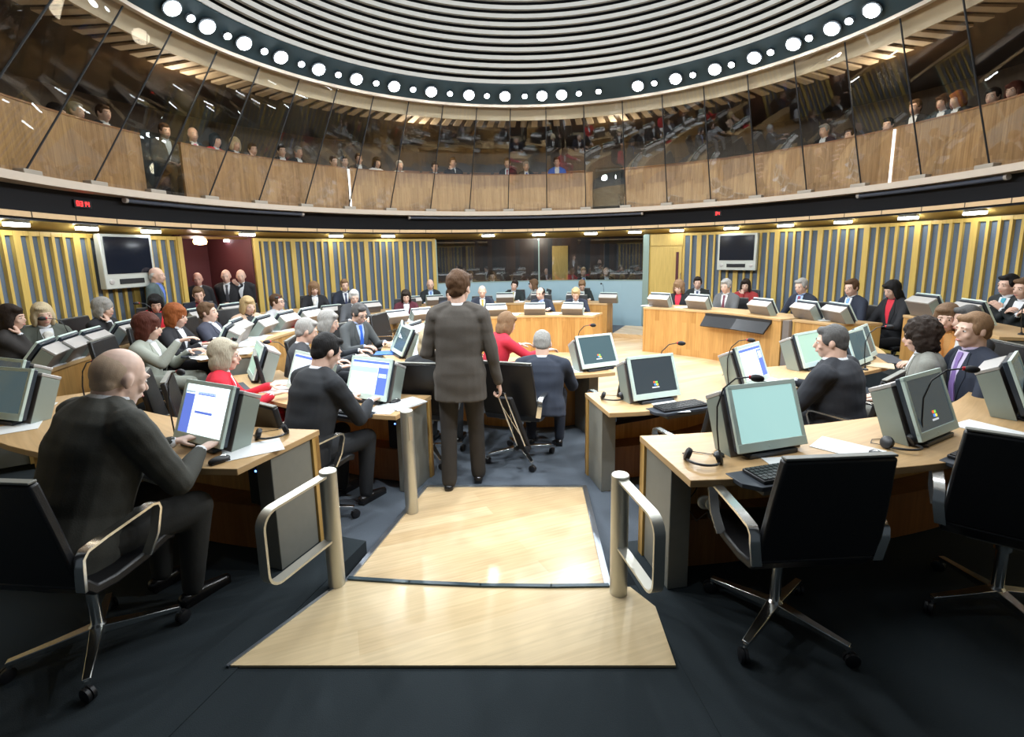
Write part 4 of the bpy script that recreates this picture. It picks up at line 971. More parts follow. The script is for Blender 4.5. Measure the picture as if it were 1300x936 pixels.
# near
sit('bald man', 142, 415, 2.30, 0, 27, 'heavy bald man in dark grey suit typing at left, seen from behind', ch=False, hair=('stubble', 'crop'), jacket=(.050, .050, .042), trousers=(.022, .022, .020), arms='type', lean=20, hp=22, hy=-2, w=1.30, neck=-.035, hsz=1.16, skin='l', vox=.008)
st_, hand_ = stand(582, 343, 3.90, ZB, 3, 'man in brown-grey suit standing on the well carpet, seen from behind', hair=('thick', 'brown'), jacket=(.068, .058, .048), trousers=(.026, .022, .019), arms='carry', lean=2, hp=6, hy=18, vox=.008, w=1.0)
sit('man in dark suit beside the grey jacket', 1057, 414, 3.75, ZB, -38, 'man with grey-black hair in dark suit at right, seen from behind', hair=('short', 'greydark'), jacket=(.016, .018, .024), hp=8, hy=-18, w=1.34, vox=.010)
sit('curly haired person', 1171, 407, (3.9, 4.02), ZB, -52, 'person with dark curly hair and grey-olive jacket, seen from behind', hair=('curly', 'dark'), jacket=(.20, .20, .175), hp=12, w=1.08, vox=.011, arms='lap')
sit('sandy haired man', 1238, 398, (4.2, 4.3), ZB, -78, 'sandy haired man in navy suit at right, in left profile', hair=('short', 'sandy'), jacket=NAVY, shirt=(.55, .48, .66), tie=(.25, .16, .42), hp=4, hy=-8, w=1.06, vox=.011)
sit('grey haired man behind the sandy haired one', 1229, 389, (4.7, 4.62), ZB, -85, 'dark grey haired man half hidden behind the sandy haired man', hair=('short', 'greydark'), jacket=BLK, vox=.014)
sit('woman in orange', 1204, 387, (5.0, 4.5), ZB, -130, 'woman in orange jacket leaning her cheek on a hand', hair=('bob', 'mid'), jacket=(.72, .33, .09), shirt=(.62, .32, .10), arms='face', hp=10, vox=.013)
sit('woman in red with ash blonde hair', 283, 432, 4.0, ZB, 62, 'ash blonde woman in red jacket at left, in right profile', hair=('bob', 'ash'), jacket=RED, hp=10, vox=.010, w=.95, arms='desk')
sit('black haired man', 413, 425, 3.55, ZB, 32, 'black haired man in black suit bent over the desk left of the ramp', hair=('short', 'black'), jacket=(.017, .019, .023), lean=17, hp=24, hy=10, w=1.10, vox=.010, arms='type')
sit('blonde woman in black', 545, 418, 4.55, ZB, 12, 'pale blonde woman in black seated left of the standing man', hair=('bob', 'pale'), jacket=(.026, .029, .033), vox=.012, hp=12)
sit('woman in crimson', 643, 398, 5.75, ZB, 60, 'woman in crimson jacket leaning forward beyond the standing man', hair=('bob', 'sandy'), jacket=(.52, .02, .045), lean=20, hp=22, vox=.013, arms='reach')
sit('grey haired man in navy', 688, 420, (4.6, 2.12), ZB, 8, 'grey haired man in navy suit, head bowed, right of the standing man', ch=False, hair=('receding', 'grey'), jacket=(.020, .027, .045), lean=14, hp=26, hy=-6, vox=.010, w=1.10)
# left side
sit('dark haired woman at the left edge', 12, 388, (5.6, 5.6), .05, 60, 'woman with long dark hair at the left edge', hair=('long', 'dark'), jacket=(.028, .024, .022), arms='face', hy=10)
sit('pale blonde woman', 52, 386, (5.7, 5.62), .05, 122, 'pale blonde woman in grey-green jacket at far left', hair=('bob', 'pale'), jacket=(.085, .095, .078), scarf=(.7, .68, .62), hp=8)
sit('grey curly woman', 130, 380, (6.3, 5.62), .05, 88, 'woman with grey curly hair resting chin on hand at left', hair=('fullbob', 'grey'), jacket=BLK, arms='face', hp=6)
sit('woman in scarlet', 196, 375, (7.0, 5.62), .05, 140, 'black haired woman in scarlet jacket looking down at left', hair=('bob', 'black'), jacket=(.66, .02, .035), shirt=(.03, .03, .035), hp=24)
sit('man with red tie', 251, 365, (7.7, 5.6), .05, 145, 'brown haired man in dark suit with deep red shirt', hair=('short', 'mid'), jacket=(.016, .022, .04), shirt=(.25, .02, .03), tie=(.2, .01, .02), hp=14)
sit('woman with auburn bob', 186, 400, (5.1, 4.2), .04, 75, 'woman with dark auburn bob in pale grey jacket, hands raised', hair=('fullbob', 'auburn'), jacket=(.33, .35, .30), arms='raise', hp=10)
sit('ginger haired person', 222, 388, (6.0, 4.2), .04, 84, 'ginger haired woman in black seated left of the paper strewn desk', hair=('fullbob', 'ginger'), jacket=(.014, .014, .018), hp=10)
sit('reclining man', 263, 387, (6.7, 4.15), .04, 84, 'brown haired man in blue-grey suit leaning back, in right profile', hair=('thick', 'mid'), jacket=(.05, .054, .08), lean=-10, hp=-2, arms='lap')
sit('woman in peach print', 314, 379, (7.2, 4.1), .04, 120, 'short haired blonde woman in peach print jacket', hair=('bob', 'blonde'), jacket=(.62, .43, .31), shirt=(.02, .02, .025), hp=12)
sit('man in pale jacket', 353, 395, 7.9, .04, 95, 'young man in pale grey jacket and glasses behind monitor', hair=('short', 'brown'), jacket=(.42, .42, .44), lean=22, hp=0, glasses=True, kmul=1)
sit('grey haired man in charcoal', 388, 405, 5.0, ZB, 62, 'silver haired man in charcoal suit seated at the inner desk', hair=('short', 'grey'), jacket=CHAR, lean=12, hp=18, vox=.013)
sit('woman with silver bob', 416, 395, 5.65, ZB, 80, 'woman with silver grey bob in dark jacket at inner desk', hair=('bob', 'grey'), jacket=(.022, .026, .034), hp=16, vox=.013)
sit('man with bright blue tie', 455, 386, 6.4, ZB, 122, 'man in grey suit with bright blue tie and glasses', hair=('short', 'greydark'), jacket=(.075, .082, .085), tie=(.03, .13, .62), shirt=(.45, .55, .8), lean=12, hp=24, glasses=True, vox=.013)
sit('woman with white scarf', 398, 359, 9.8, 0, 150, 'blonde woman in black with white neck scarf before striped wall', hair=('fullbob', 'sandy'), jacket=BLK, scarf=(.78, .76, .72))
sit('tall man by the wall', 437, 355, 10.5, 0, 152, 'grey-brown haired man in navy suit before striped wall at left', hair=('short', 'sandy'), jacket=NAVY, tie=(.03, .04, .10))
sit('white haired man', 449, 369, (9.2, 4.02), ZB, 150, 'white haired man in grey suit at the far left bench', hair=('thick', 'white'), jacket=(.08, .085, .095), tie=(.3, .3, .35), hp=14)
# far side
sit('woman in maroon velvet', 515, 369, 10.0, ZB, 165, 'dark haired woman in maroon jacket and white blouse', hair=('bob', 'dark'), jacket=(.085, .012, .024), hp=18, scarf=(.75, .72, .7))
sit('bald man in black by the booth', 546, 355, 11.9, ZB, 166, 'bald man in black suit with pale blue shirt, left of the booth', hair=('bald', 'grey'), jacket=(.013, .018, .02), shirt=(.45, .6, .8), tie=(.10, .2, .5))
sit('man half hidden by the standing man', 571, 367, 10.2, ZB, 170, 'dark haired man half hidden behind the standing man', hair=('short', 'dark'), jacket=NAVY, tie=(.05, .05, .1))
sit('bald man with gold tie', 612, 363, 10.3, ZB, 176, 'bald man in navy suit with gold tie on the front bench', hair=('bald', 'white'), jacket=NAVY, tie=(.5, .38, .05), hp=14)
sit('leaning man', 653, 356, 12.0, ZB, 190, 'dark haired man in black suit tilting sideways below the booth', hair=('short', 'dark'), jacket=(.012, .02, .02), tie=(.35, .3, .05), hroll=-14)
sit('long haired woman', 677, 355, 12.3, ZB, 262, 'woman with long brown hair turned sideways below the booth', hair=('long', 'mid'), jacket=(.22, .22, .22), hp=4)
sit('man with receding hair', 686, 366, 10.3, ZB, 184, 'man with receding dark hair and blue tie on front bench', hair=('receding', 'dark'), jacket=NAVY, shirt=(.4, .5, .8), tie=(.05, .06, .3), hy=30)
sit('short haired blonde woman', 731, 366, 10.1, ZB, 190, 'short haired blonde woman in navy on the front bench, looking down', hair=('thick', 'blonde'), jacket=(.014, .018, .036), hp=26)
sit('man with bowed head', 739, 356, 12.0, ZB, 186, 'brown haired man with bowed head behind the blonde woman', hair=('thick', 'sandy'), jacket=(.012, .018, .018), hp=34, lean=12)
# right benches
sit('blonde woman in black and red', 862, 357, 9.7, ZB, 214, 'blonde woman in black jacket over red top on right bench', hair=('fullbob', 'sandy'), jacket=BLK, shirt=(.72, .02, .05), hp=12, arms='raise')
sit('dark haired man before the oak door', 886, 352, 10.4, ZB + .05, 203, 'dark haired man in black suit seated near the oak door', hair=('short', 'dark'), jacket=(.013, .017, .017), tie=(.03, .05, .12))
sit('man in mid grey suit', 922, 355, 9.05, ZB, 232, 'grey haired man in mid grey suit with clasped hands', hair=('thick', 'grey'), jacket=(.115, .12, .125), tie=(.14, .03, .05), arms='clasp', hp=10)
sit('woman in rust red', 947, 355, 10.1, ZB + .05, 214, 'dark haired woman in rust red with a hand to her face', hair=('long', 'dark'), jacket=(.33, .03, .03), shirt=(.3, .03, .03), arms='face')
sit('man in blue shirt', 1018, 354, 8.15, ZB, 246, 'grey haired man in navy suit, blue shirt and dark red tie', hair=('short', 'grey'), jacket=NAVY, shirt=(.35, .5, .82), tie=(.2, .02, .06), hp=14, arms='wide')
sit('brown haired man with blue tie', 1082, 355, 7.55, ZB, 258, 'brown haired man in navy suit with pale blue tie at right', hair=('short', 'brown'), jacket=NAVY, tie=(.2, .4, .8), hp=10, hy=-8)
sit('black haired woman', 1134, 357, 7.1, ZB, 264, 'woman with long black hair in black, typing at right bench', hair=('long', 'black'), jacket=(.012, .012, .015), shirt=(.6, .02, .04), hp=22, arms='type')
sit('man with folded arms', 1282, 349, (6.1, 6.1), .14, 262, 'black haired man with folded arms and teal tie at far right', hair=('short', 'black'), jacket=(.02, .024, .026), tie=(.02, .3, .4), arms='crossed', hy=8)
sit('man at the right edge', 1302, 353, (5.7, 6.1), .14, 268, 'brown haired man in dark suit cut by the right edge', hair=('short', 'mid'), jacket=(.016, .02, .022), arms='crossed')
# standing along the left
stand(198, 341, (7.6, 6.0), .05, 78, 'bald man in grey-green jacket standing under the left television', hair=('bald', 'white'), jacket=(.075, .105, .105), shirt=(.12, .2, .6), arms='stand', hp=4)
stand(250, 347, 9.3, ZB + .01, 150, 'bald man in black suit standing at the left of the recess', hair=('bald', 'dark'), jacket=BLK, tie=(.02, .02, .02), arms='stand', skin='r')
stand(286, 343, 9.6, ZB + .01, 160, 'balding man holding a paper, standing middle in the recess', hair=('bald', 'grey'), jacket=BLK, tie=(.05, .05, .06), arms='clasps')
stand(305, 343, 9.75, ZB + .01, 168, 'balding man with hand to mouth, standing right in the recess', hair=('bald', 'grey'), jacket=BLK, arms='chins', hy=-10)
# technicians behind the booth glass
for i, (px, py, lb, hr) in enumerate(((597, 344, 'fair haired man behind the booth glass, left of the mullion', 'sandy'), (625, 345, 'man in white shirt behind the booth glass near its mullion', 'mid'), (741, 338, 'man with blue tie behind the right pane of the booth', 'sandy'), (770, 338, 'bald man behind the right pane of the booth', 'grey'))):
    person(lb, px, py, 13.75, -.1, 180, hair=('bald' if i == 3 else 'short', hr), jacket=(.10, .09, .05) if i == 0 else BLK, tie=(.05, .1, .5) if i == 2 else None, arms='lap', vox=.02, shoes=False)
# gallery audience
GAL = [(71, 132, 'dark'), (95, 130, 'grey'), (130, 133, 'brown'), (208, 157, 'brown'), (244, 162, None), (273, 170, 'black'), (298, 175, 'pale'), (320, 182, 'brown'), (357, 184, 'dark'), (378, 186, 'grey'), (423, 198, 'brown'), (437, 198, 'dark'), (455, 195, 'mid'), (478, 200, 'black'), (507, 204, 'white'), (552, 206, 'dark'), (575, 200, 'brown'), (644, 199, 'mid'), (668, 205, 'grey'), (707, 196, 'brown'), (1047, 158, 'grey'), (1080, 163, 'dark'), (1128, 150, 'black'), (1163, 126, 'mid'), (1199, 120, 'brown'), (1217, 116, 'ginger'), (1262, 112, 'dark'), (1289, 104, 'auburn')]
GD = ['woman in black at the far left of the gallery', 'grey haired man second from the left in the gallery', 'brown haired man third from the left in the gallery', 'man in brown above the left glass gate of the gallery', 'bald man with pink tie just right of the gallery gate', 'woman in red jacket in the left gallery', 'pale blonde woman in the left gallery', 'brown haired man leaning beside the pale blonde woman in gallery', 'dark haired man left of a grey haired one in gallery', 'grey haired man in the left middle of the gallery', 'brown haired man left of the bright slot in gallery panel', 'dark haired man right beside the bright slot in gallery', 'man in suit just right of the bright gallery slot', 'black haired woman in white top in the gallery', 'white haired person in cream top in the gallery', 'dark haired man alone in black, centre left of gallery', 'brown haired man with hand at face, centre gallery', 'man with maroon tie, centre gallery', 'grey haired man with blue tie, centre gallery', 'man in blue top, right of centre in the gallery', 'grey haired man low in the right gallery', 'dark haired man in white shirt in the right gallery', 'black haired man in white shirt above the right bright slot', 'brown haired man in dark suit, right gallery', 'brown haired woman in the far right gallery', 'ginger haired woman in the far right gallery', 'dark haired man in the far right gallery', 'auburn haired woman near the right edge of the gallery']
GJ = {5: (.5, .02, .03), 13: (.7, .7, .72), 14: (.6, .58, .5), 19: (.05, .15, .6), 21: (.65, .67, .72), 22: (.6, .6, .62), 3: (.10, .07, .04)}
for i, (px, py, hr) in enumerate(GAL):
    q = onwall(px, py, 6.86); fem = i in (0, 5, 6, 13, 24, 25, 27)
    person(GD[i], px, py, q.y, 2.78, -ang(q) + (i * 37 % 30) - 15, hair=('bob' if fem else ('bald' if hr is None else 'short'), hr or 'grey'), jacket=GJ.get(i, BLK if i % 3 else CHAR), tie={4: (.6, .15, .25), 17: (.3, .03, .05), 18: (.05, .1, .4)}.get(i), arms='face' if i in (7, 16) else 'lap', vox=.021, shoes=False)
def mk_seat():
    o = empty('gallery_seat'); b = MB(); b.box((0, .0, .42), (.52, .46, .07)); b.build('seat', M['black'], o, bevel=.01); b = MB(); b.box((0, -.25, .80), (.54, .05, .62)); b.build('backrest', M['black'], o, bevel=.01)
    b = MB(); b.box((0, -.25, 1.13), (.56, .07, .035)); b.build('top_rail', M['oak_dark'], o, bevel=.004)
    for sd in (-1, 1): b = MB(); b.box((sd * .24, -.05, .2), (.05, .40, .40)); b.build('leg', M['black'], o)
    return o
for i, (px, py) in enumerate([(px, 190) for px in range(520, 760, 30)] + [(800 + 27 * k, 205 - 3 * k) for k in range(9)]):
    a = ang(onwall(px, py, 7.2)); place('gseat', mk_seat, pol(a, 7.15, 2.78), -a, 'black gallery seat with oak top rail behind the timber balustrade', 'seat', 'gallery seats')

# ---- empty chairs
chair((1.22, 2.10, 0), -3, 'empty black leather swivel chair at right foreground, nearest the landing')
chair((2.33, 2.16, 0), 38, 'empty black leather swivel chair cut by the right edge')
chair((1.28, 3.30, ZB), -24, 'empty black chair at the first monitor right of the ramp')
chair((.98, 4.28, ZB), -22, 'empty black chair at the innermost desk, right of the navy suited man')
chair((-2.75, 4.12, ZB), 62, 'empty black chair beside the woman in red, further left')
chair((-1.82, 7.7, ZB), 110, 'empty black chair with its back to the far bench')
chair((-1.93, 2.03, 0), 6, 'black leather swivel chair under the bald man, left foreground')
chair((.06, 4.40, ZB), 20, 'black leather swivel chair under the navy suited man, casters in view')

# ================================================================== ON THE DESKS
_inv = cam.matrix_world.inverted()
def w2p(p):
    q = _inv @ Vector(p); return 650 + F_PX * q.x / -q.z, 423.5 - F_PX * q.y / -q.z
def apx(key, px, f):                          # the angle along a desk that shows at picture column px
    tab = DESKS[key][0]; best = None
    for i in range(301):
        a = tab[0][0] + (tab[-1][0] - tab[0][0]) * i / 300; d = abs(w2p(deskpt(key, a, f))[0] - px)
        if best is None or d < best[0]: best = (d, a)
    return best[1]
MONS = [('AR', 16, 'teal', .245, 'desk monitor glaring pale green, nearest the landing at right'), ('AR', 28.5, 'logo', .245, 'dark desk monitor with small coloured logo, right foreground'), ('AR', 40.5, 'off', .245, 'desk monitor cut by the right edge, foreground desk'),
 ('AL', -26.3, 'ui', .26, 'lit desk monitor showing windows, in front of the bald man'), ('AL', -52, 'black', .2, 'dark desk monitor at the left edge beyond the grey one'), ('AL', -46.5, 'off', .14, 'grey desk monitor at the left edge beside the bald man'),
 ('MR', 19.5, 'logo', .2, 'dark desk monitor with small coloured logo, right of the ramp'), ('MR', 39.5, 'doc', .2, 'pale lit desk monitor left of the dark suited man at right'), ('MR', 57.5, 'green', .36, 'small seen desk monitor before the face of the dark suited man'), ('MR', 62.5, 'off', .17, 'grey desk monitor between the dark suited man and curly hair'), ('MR', 67.5, 'off', .2, 'grey desk monitor seen beside the curly haired head'),
 ('ML', -27, 'mail', .27, 'lit desk monitor with white and blue page, left of the ramp'), ('ML', -56.5, 'green', .24, 'pale green desk monitor before the ash blonde woman in red'), ('ML', -40, 'doc', .24, 'desk monitor left of the black haired man, partly hidden'),
 ('MLF', -70, 'off', .25, 'desk monitor seen edge on before the dark auburn bob'), ('MLF', -79, 'off', .25, 'desk monitor seen edge on before the ginger haired woman'), ('MLF', -88, 'off', .25, 'desk monitor back before the reclining man'), ('MLF', -96, 'off', .25, 'desk monitor back before the woman in peach print'), ('MLF', -104, 'off', .25, 'desk monitor back at the right end of the tall left front'),
 ('I', 23.5, 'logob', .13, 'pale blue desk monitor at the innermost desk, right end'), ('I', -41, 'doc', .17, 'pale desk monitor before the blonde woman in black'), ('I', -62, 'off', .15, 'dark desk monitor before the silver haired man'), ('I', -78, 'off', .15, 'dark desk monitor before the woman with silver bob'), ('I', -104, 'off', .15, 'desk monitor back at the inner desk, left of the standing man'), ('I', -124, 'off', .15, 'desk monitor back at the inner desk, touching the standing man')]
PX = [('ALF', 36, 'leftmost monitor back on the tall desk at the left wall'), ('ALF', 66, 'second monitor back on the tall desk at the left wall'), ('ALF', 98, 'monitor back beside a blue folder at the left wall'), ('ALF', 145, 'monitor back before the woman with grey curly hair'), ('ALF', 240, 'monitor back before the man with deep red shirt'), ('ALF', 284, 'monitor back below the men standing in the recess'),
 ('BC', 482, 'monitor back on far bench before the white haired man'), ('BC', 532, 'monitor back on far bench before the woman in maroon'), ('BC', 629, 'monitor back before the bald man with gold tie'), ('BC', 679, 'monitor back before the man with receding hair'), ('BC', 729, 'monitor back before the short haired blonde woman'),
 ('PB', 503, 'monitor back at the left end of the raised far bench'), ('PB', 551, 'monitor back before the bald man with pale blue shirt'), ('PB', 641, 'monitor back before the sideways tilting man'), ('PB', 686, 'monitor back before the long haired woman by the booth'), ('PB', 731, 'monitor back before the man with bowed head'), ('PB', 776, 'monitor back alone at the right end of the raised bench'),
 ('FL', 417, 'monitor back before the woman with white scarf'), ('FL', 467, 'monitor back beside the tall man at the far left wall'), ('BR', 842, 'monitor back at the left end of the right bench'), ('BR', 892, 'monitor back between the blonde woman and the grey suit'), ('BR', 975, 'monitor back above the dark reading slope'),
 ('BR2', 1033, 'monitor back before the man in blue shirt'), ('BR2', 1074, 'monitor back before the man with pale blue tie'), ('RF', 1187, 'monitor back at far right, above the orange woman'), ('RF', 1247, 'monitor back before the man with folded arms')]
for k, a, kd, f, lb in MONS:
    if a > 200: a = apx(k, a, f)
    monitor(k, a, kd, lb, f, lean=38 if k == 'MLF' and a < -82 or (k == 'I' and a < -100) else (26 if k in ('MLF', 'I') else 20), hs=.8 if k == 'MLF' or (k == 'I' and a < -100) else 1., dh=-30 if k == 'AL' and a < -40 else (26 if k == 'MR' and a > 45 else 0))
for k, px, lb in PX: monitor(k, apx(k, px, .33), 'off', lb, .34, lean={'ALF': 36, 'RF': 26}.get(k, 30), hs={'ALF': .85, 'RF': .85, 'BR2': .8, 'BR': .76}.get(k, .66))
KB = [('AR', 14.8, 'keyboard on the tray nearest the landing at right'), ('AR', 28, 'keyboard before the dark monitor with logo, right foreground'), ('AR', 40.5, 'keyboard cut by the right edge, foreground desk'), ('AL', -27, 'keyboard under the hands of the bald man'), ('MR', 21, 'keyboard before the dark monitor right of the ramp'), ('ML', -27, 'keyboard before the black haired man'), ('MR', 37, 'keyboard on the tray left of the dark suited man')]
for k, a, lb in KB:
    p = deskpt(k, a, .02); place('kb', mk_keyboard, p + Vector((0, 0, .004)), -a, lb, 'keyboard')
for k, a, f, h, lb in (('AR', 10.8, .20, 200, 'black headphones on the oak desk corner, right foreground'), ('AR', 25.0, .22, 170, 'black headphones leaning by the dark monitor with logo'), ('AL', -23.2, .47, 150, 'black headphones behind the paper on the left foreground desk'), ('MR', 13.6, .33, 190, 'black headphones on the desk corner right of the ramp'), ('MLF', -73, .30, 60, 'black headphones among the strewn papers at left')):
    place('phones', mk_phones, deskpt(k, a, f), h, lb, 'headphones')
for k, a, f, lb in (('AL', -22.6, .08, 'black and silver mouse on the left foreground desk'), ('ML', -22.5, .30, 'black mouse by the white papers left of the ramp'), ('AR', 22, .12, 'black mouse beside paper, right foreground desk')):
    place('mouse', mk_mouse, deskpt(k, a, f), -a + 15, lb, 'mouse')
MIC = [('AR', 12.4, .26, -55, 'microphone curving beside the glaring pale green monitor'), ('AR', 26.6, .20, -60, 'microphone curving over the dark monitor with logo'), ('AR', 38.5, .22, -70, 'microphone at the right edge, foreground desk'), ('AL', -29.5, .33, -60, 'microphone left of the monitor with windows, foreground'), ('MR', 35, .28, -55, 'microphone in front of the pale lit monitor at right'), ('MR', 23, .4, -70, 'microphone left of the oak bench, middle row right'), ('ML', -47, .36, 60, 'microphone with long neck before the left oak front'), ('ML', -57, .05, -60, 'microphone among papers beside the woman in red'), ('I', 21, .42, -60, 'microphone at the right end of the innermost desk'), ('ALF', -70, .45, 40, 'microphone at the left wall desk, left end'), ('ALF', -88, .45, 40, 'microphone at the left wall desk before the grey curly woman'), ('AL', -40, .4, -70, 'microphone left of the bald head'), ('MLF', -99, .3, 30, 'microphone before the tall oak front, far end'), ('PB', 157, .4, 30, 'microphone at the right end of the raised far bench'), ('PB', 176, .4, 30, 'microphone in the middle of the raised far bench'), ('RF', 72, .3, -60, 'microphone on the far right desk'), ('MR', 60, .05, -60, 'microphone near the curly haired head')]
for k, a, f, h, lb in MIC: place('mic', mk_mic, deskpt(k, a, f), h, lb, 'microphone')
# papers
SH = [('AR', 15.8, .045, 12, 'white sheet lying on the keyboard tray nearest the landing'), ('AR', 21.6, .25, -20, 'white sheet right of the glaring monitor, foreground desk'), ('AR', 34, .22, 10, 'white sheet between two foreground monitors at right'), ('AL', -22.3, .26, 35, 'white sheet on the left foreground desk beside the lit monitor'), ('AL', -44, .12, 10, 'white sheet on the desk at the left edge'), ('ML', -22.4, .17, -10, 'white sheet on the desk end left of the ramp'), ('MR', 19.8, .06, 14, 'white sheet before the dark monitor right of the ramp'), ('MR', 44, .2, 20, 'white sheet beside the dark suited man'), ('ML', -50, .42, 30, 'white sheet on the desk right of the woman in red'), ('I', 15, .25, 10, 'white sheet near the right end of the innermost desk')]
for k, a, f, h, lb in SH: sheet(k, a, f, h, lb)
ST = [('ML', -20.6, .28, 20, 'stack of white papers at the desk end left of the ramp'), ('I', 10.5, .22, 15, 'thick stack of papers at the innermost desk right of navy suit'), ('I', -64, .38, 30, 'stack of papers before the silver haired man'), ('I', -84, .35, -10, 'stack of papers before the man with bright blue tie'), ('ML', -46, .25, 40, 'stack of papers between the woman in red and the black haired man'), ('AL', -50, .3, 20, 'stack of papers at the left edge by the grey monitor')]
for k, a, f, h, lb in ST: sheet(k, a, f, h, lb, n=4)
for i, (a, f) in enumerate(((-64.5, .12), (-65.5, .36), (-67.5, .10), (-68, .42), (-71.5, .06), (-73.5, .5), (-75.5, .12), (-77, .42), (-81.5, .45), (-83, .12), (-85.5, .4), (-91, .2), (-93, .46))):
    sheet('MLF', a, f, i * 47 % 70 - 35, 'loose white sheet strewn on the long left desk', n=1 + 2 * (i % 2), group='sheets strewn on the long left desk')
for k, px, lb in (('BC', 652, 'paper pile between two monitors on the far front bench'), ('BC', 705, 'paper pile before the man with blue tie on far bench'), ('BC', 750, 'paper pile at the right end of the far front bench'), ('BR', 826, 'paper at the left corner of the right bench'), ('BR', 869, 'paper between the first two monitors of the right bench'), ('BC', 515, 'paper pile near the woman in maroon'), ('FL', 440, 'paper on the far left desk by the wall'), ('PB', 660, 'paper on the raised bench below the booth'), ('PB', 708, 'paper on the raised bench near the bowed head'), ('BR2', 1052, 'paper between the two monitors of the short right bench'), ('ALF', 48, 'white papers at the left end of the wall desk'), ('ALF', 75, 'white papers by the second monitor at the left wall'), ('RF', 1215, 'paper on the far right desk')):
    a = apx(k, px, .35); sheet(k, a, .37, 15, lb, n=4)
for k, a, f, h, m, lb in (('ALF', -77.5, .34, 10, 'folder_blue', 'bright blue folder on the tall desk at left wall'), ('MR', 56, .1, 10, 'folder_blue', 'bright blue folder between curly hair and dark suit'), ('MLF', -79, .1, 40, 'folder_red', 'red folder among the strewn papers'), ('MLF', -66.5, .22, 40, 'folder_cream', 'cream box file among the strewn papers'), ('MLF', -99.5, .42, 0, 'folder_red', 'red folder beneath the monitor before the peach print'), ('I', -70, .08, 20, 'folder_blue', 'dark blue folder held by the silver haired man'), ('MR', 64, .12, 10, 'folder_cream', 'cream pad before the curly haired person')):
    o = place('folder_' + m, mk_sheet(m, 3, (.235, .315)), deskpt(k, a, f), h - a, lb, 'folder'); o.name = 'folder'
# glasses of water and the perspex lectern
def mk_glass():
    o = empty('water_glass'); b = MB(); b.lathe([(.028, 0), (.034, .11), (.031, .11), (.026, .006)], 18); b.build('tumbler', M['water_glass'], o)
    b = MB(); b.lathe([(.025, .008), (.028, .07)], 18); b.build('water', M['water_glass'], o); return o
for a, f, lb in ((-58, .35, 'glass of water near the silver haired man'), (-72, .45, 'glass of water near the woman with silver bob')): place('glass', mk_glass, deskpt('I', a, f), 0, lb, 'glass')
p = deskpt('I', -68, .28); o = empty('perspex_lectern', p, R(70))
b = MB(); b.box((0, 0, .006), (.24, .18, .012)); b.build('base', M['perspex'], o)
for sd in (-1, 1): b = MB(); b.tube([(sd * .09, 0, .01), (sd * .09, .0, .22)], .007, 10); b.build('post', M['alu'], o)
b = MB(); b.box((0, 0, 0), (.34, .26, .008), T=Matrix.Translation((0, 0, .235)) @ Matrix.Rotation(R(24), 4, 'X')); b.build('slope', M['perspex'], o); tag(o, 'clear perspex table lectern before the man with bright blue tie', 'lectern')
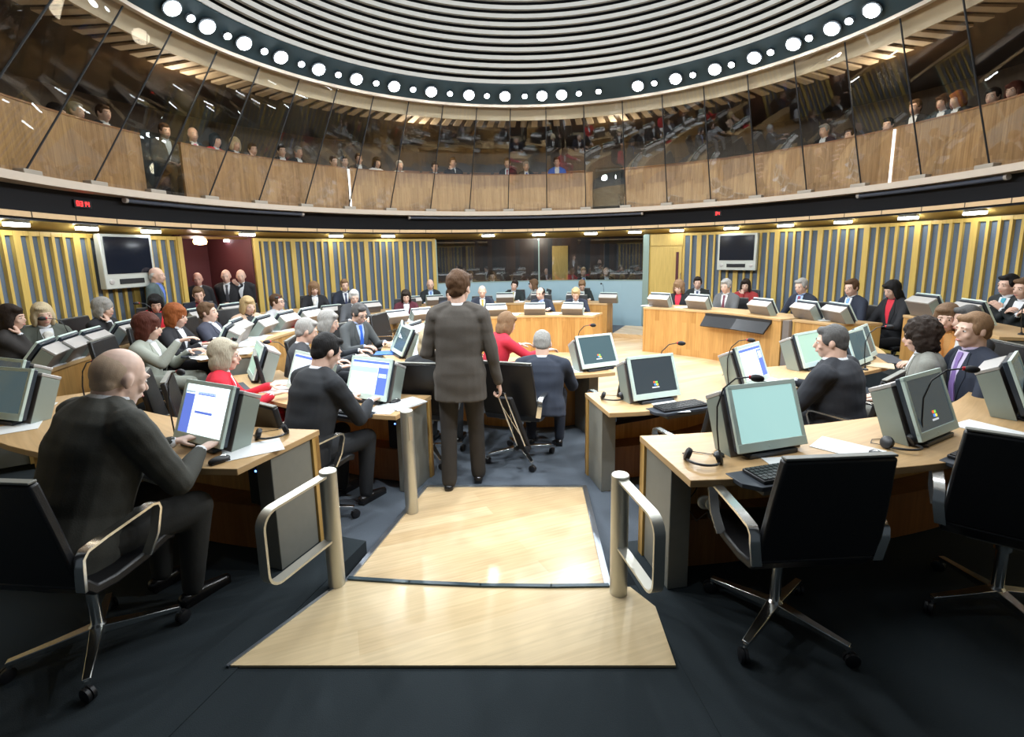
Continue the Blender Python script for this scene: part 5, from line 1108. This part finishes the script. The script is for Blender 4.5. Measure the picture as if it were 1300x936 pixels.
# carrier in the standing man's hand
W_ = st_.matrix_basis @ hand_[0]; rz_ = Matrix.Rotation(st_.rotation_euler.z, 3, 'Z'); D_ = rz_ @ hand_[1]; W_ = W_ + D_ * .105
o = empty('folding_carrier', W_); e_ = at(664, 573, W_.y + .12) - W_; sd_ = Vector((.8, -.6, 0)); q_ = e_.normalized(); sd_ = (sd_ - q_ * sd_.dot(q_)).normalized(); nn_ = q_.cross(sd_)
if nn_.y < 0: nn_ = -nn_
for k in (-1, 1):
    b = MB(); b.tube([sd_ * k * .040 - q_ * .0, sd_ * k * .045 + e_ * .9], .008, 8); b.build('side_tube', M['alu'], o)
    b = MB(); b.tube([sd_ * k * .040 + e_ * .2, -sd_ * k * .040 + e_ * .7], .005, 6); b.build('cross_brace', M['alu'], o)
    b = MB(); b.lathe([(.012, -.012), (.028, -.010), (.028, .010), (.012, .012)], 16, T=Matrix.Translation(sd_ * k * .06 + e_ * .95) @ sd_.to_track_quat('Z', 'Y').to_matrix().to_4x4()); b.build('wheel', M['plastic'], o)
b = MB(); b.tube([-sd_ * .042, sd_ * .042], .011, 8); b.build('grip', M['plastic'], o)
b = MB()
vs = [sd_ * x + nn_ * y + e_ * t for t in (.10, 1.0) for x, y in ((-.065, .012), (.065, .012), (.065, .05), (-.065, .05))]
b.add([tuple(v) for v in vs], [(0, 1, 2, 3), (7, 6, 5, 4), (0, 4, 5, 1), (1, 5, 6, 2), (2, 6, 7, 3), (3, 7, 4, 0)]); b.build('black_pouch', M['black'], o, bevel=.01)
tag(o, 'folded silver tubed carrier with black pouch held by the standing man', 'carrier')
# headset hanging under the right desk corner
p = at(905, 640, 2.30); o = empty('hanging_headset', p); zt = .684 - p.z
b = MB(); b.tube([(0, 0, .03), (.0, .02, zt)], .008, 8); b.build('hook', M['alu'], o)
for k, dx in enumerate((0, -.032)):
    b = MB(); b.lathe([(.034, -.008), (.037, -.004), (.037, .006), (.030, .010), (.018, .010), (.017, .007), (.002, .007)], 24, T=Matrix.Translation((dx, dx * -.6, 0)) @ Matrix.Rotation(R(90), 4, 'X') @ Matrix.Rotation(R(-8), 4, 'Y')); b.build('ear_cup', M['brushed'], o)
b = MB(); b.tube([(.0, .01, -.03), (-.06, .05, -.12), (-.10, .10, -.05), (-.05, .12, .0), (0.02, .1, zt)], .003, 6); b.build('cable', M['plastic'], o)
tag(o, 'silver cupped headset hanging under the right foreground desk corner', 'headset')
def mk_pc():
    o = empty('computer'); b = MB(); b.box((0, 0, .16), (.11, .13, .32)); b.build('case', M['black'], o, bevel=.006)
    b = MB(); b.box((.02, -.067, .22), (.010, .006, .010)); b.build('power_light', M['led_blue'], o); return o
for k, a, lb in (('AL', -24.5, 'black computer with blue light under the left foreground desk'), ('ML', -24, 'black computer with blue light under the desk left of the ramp')):
    ri, ro = interp(DESKS[k][0], a); place('pc', mk_pc, pol(a, ri + .12, (0 if k == 'AL' else ZB) + .301, CD), -a, lb, 'computer')
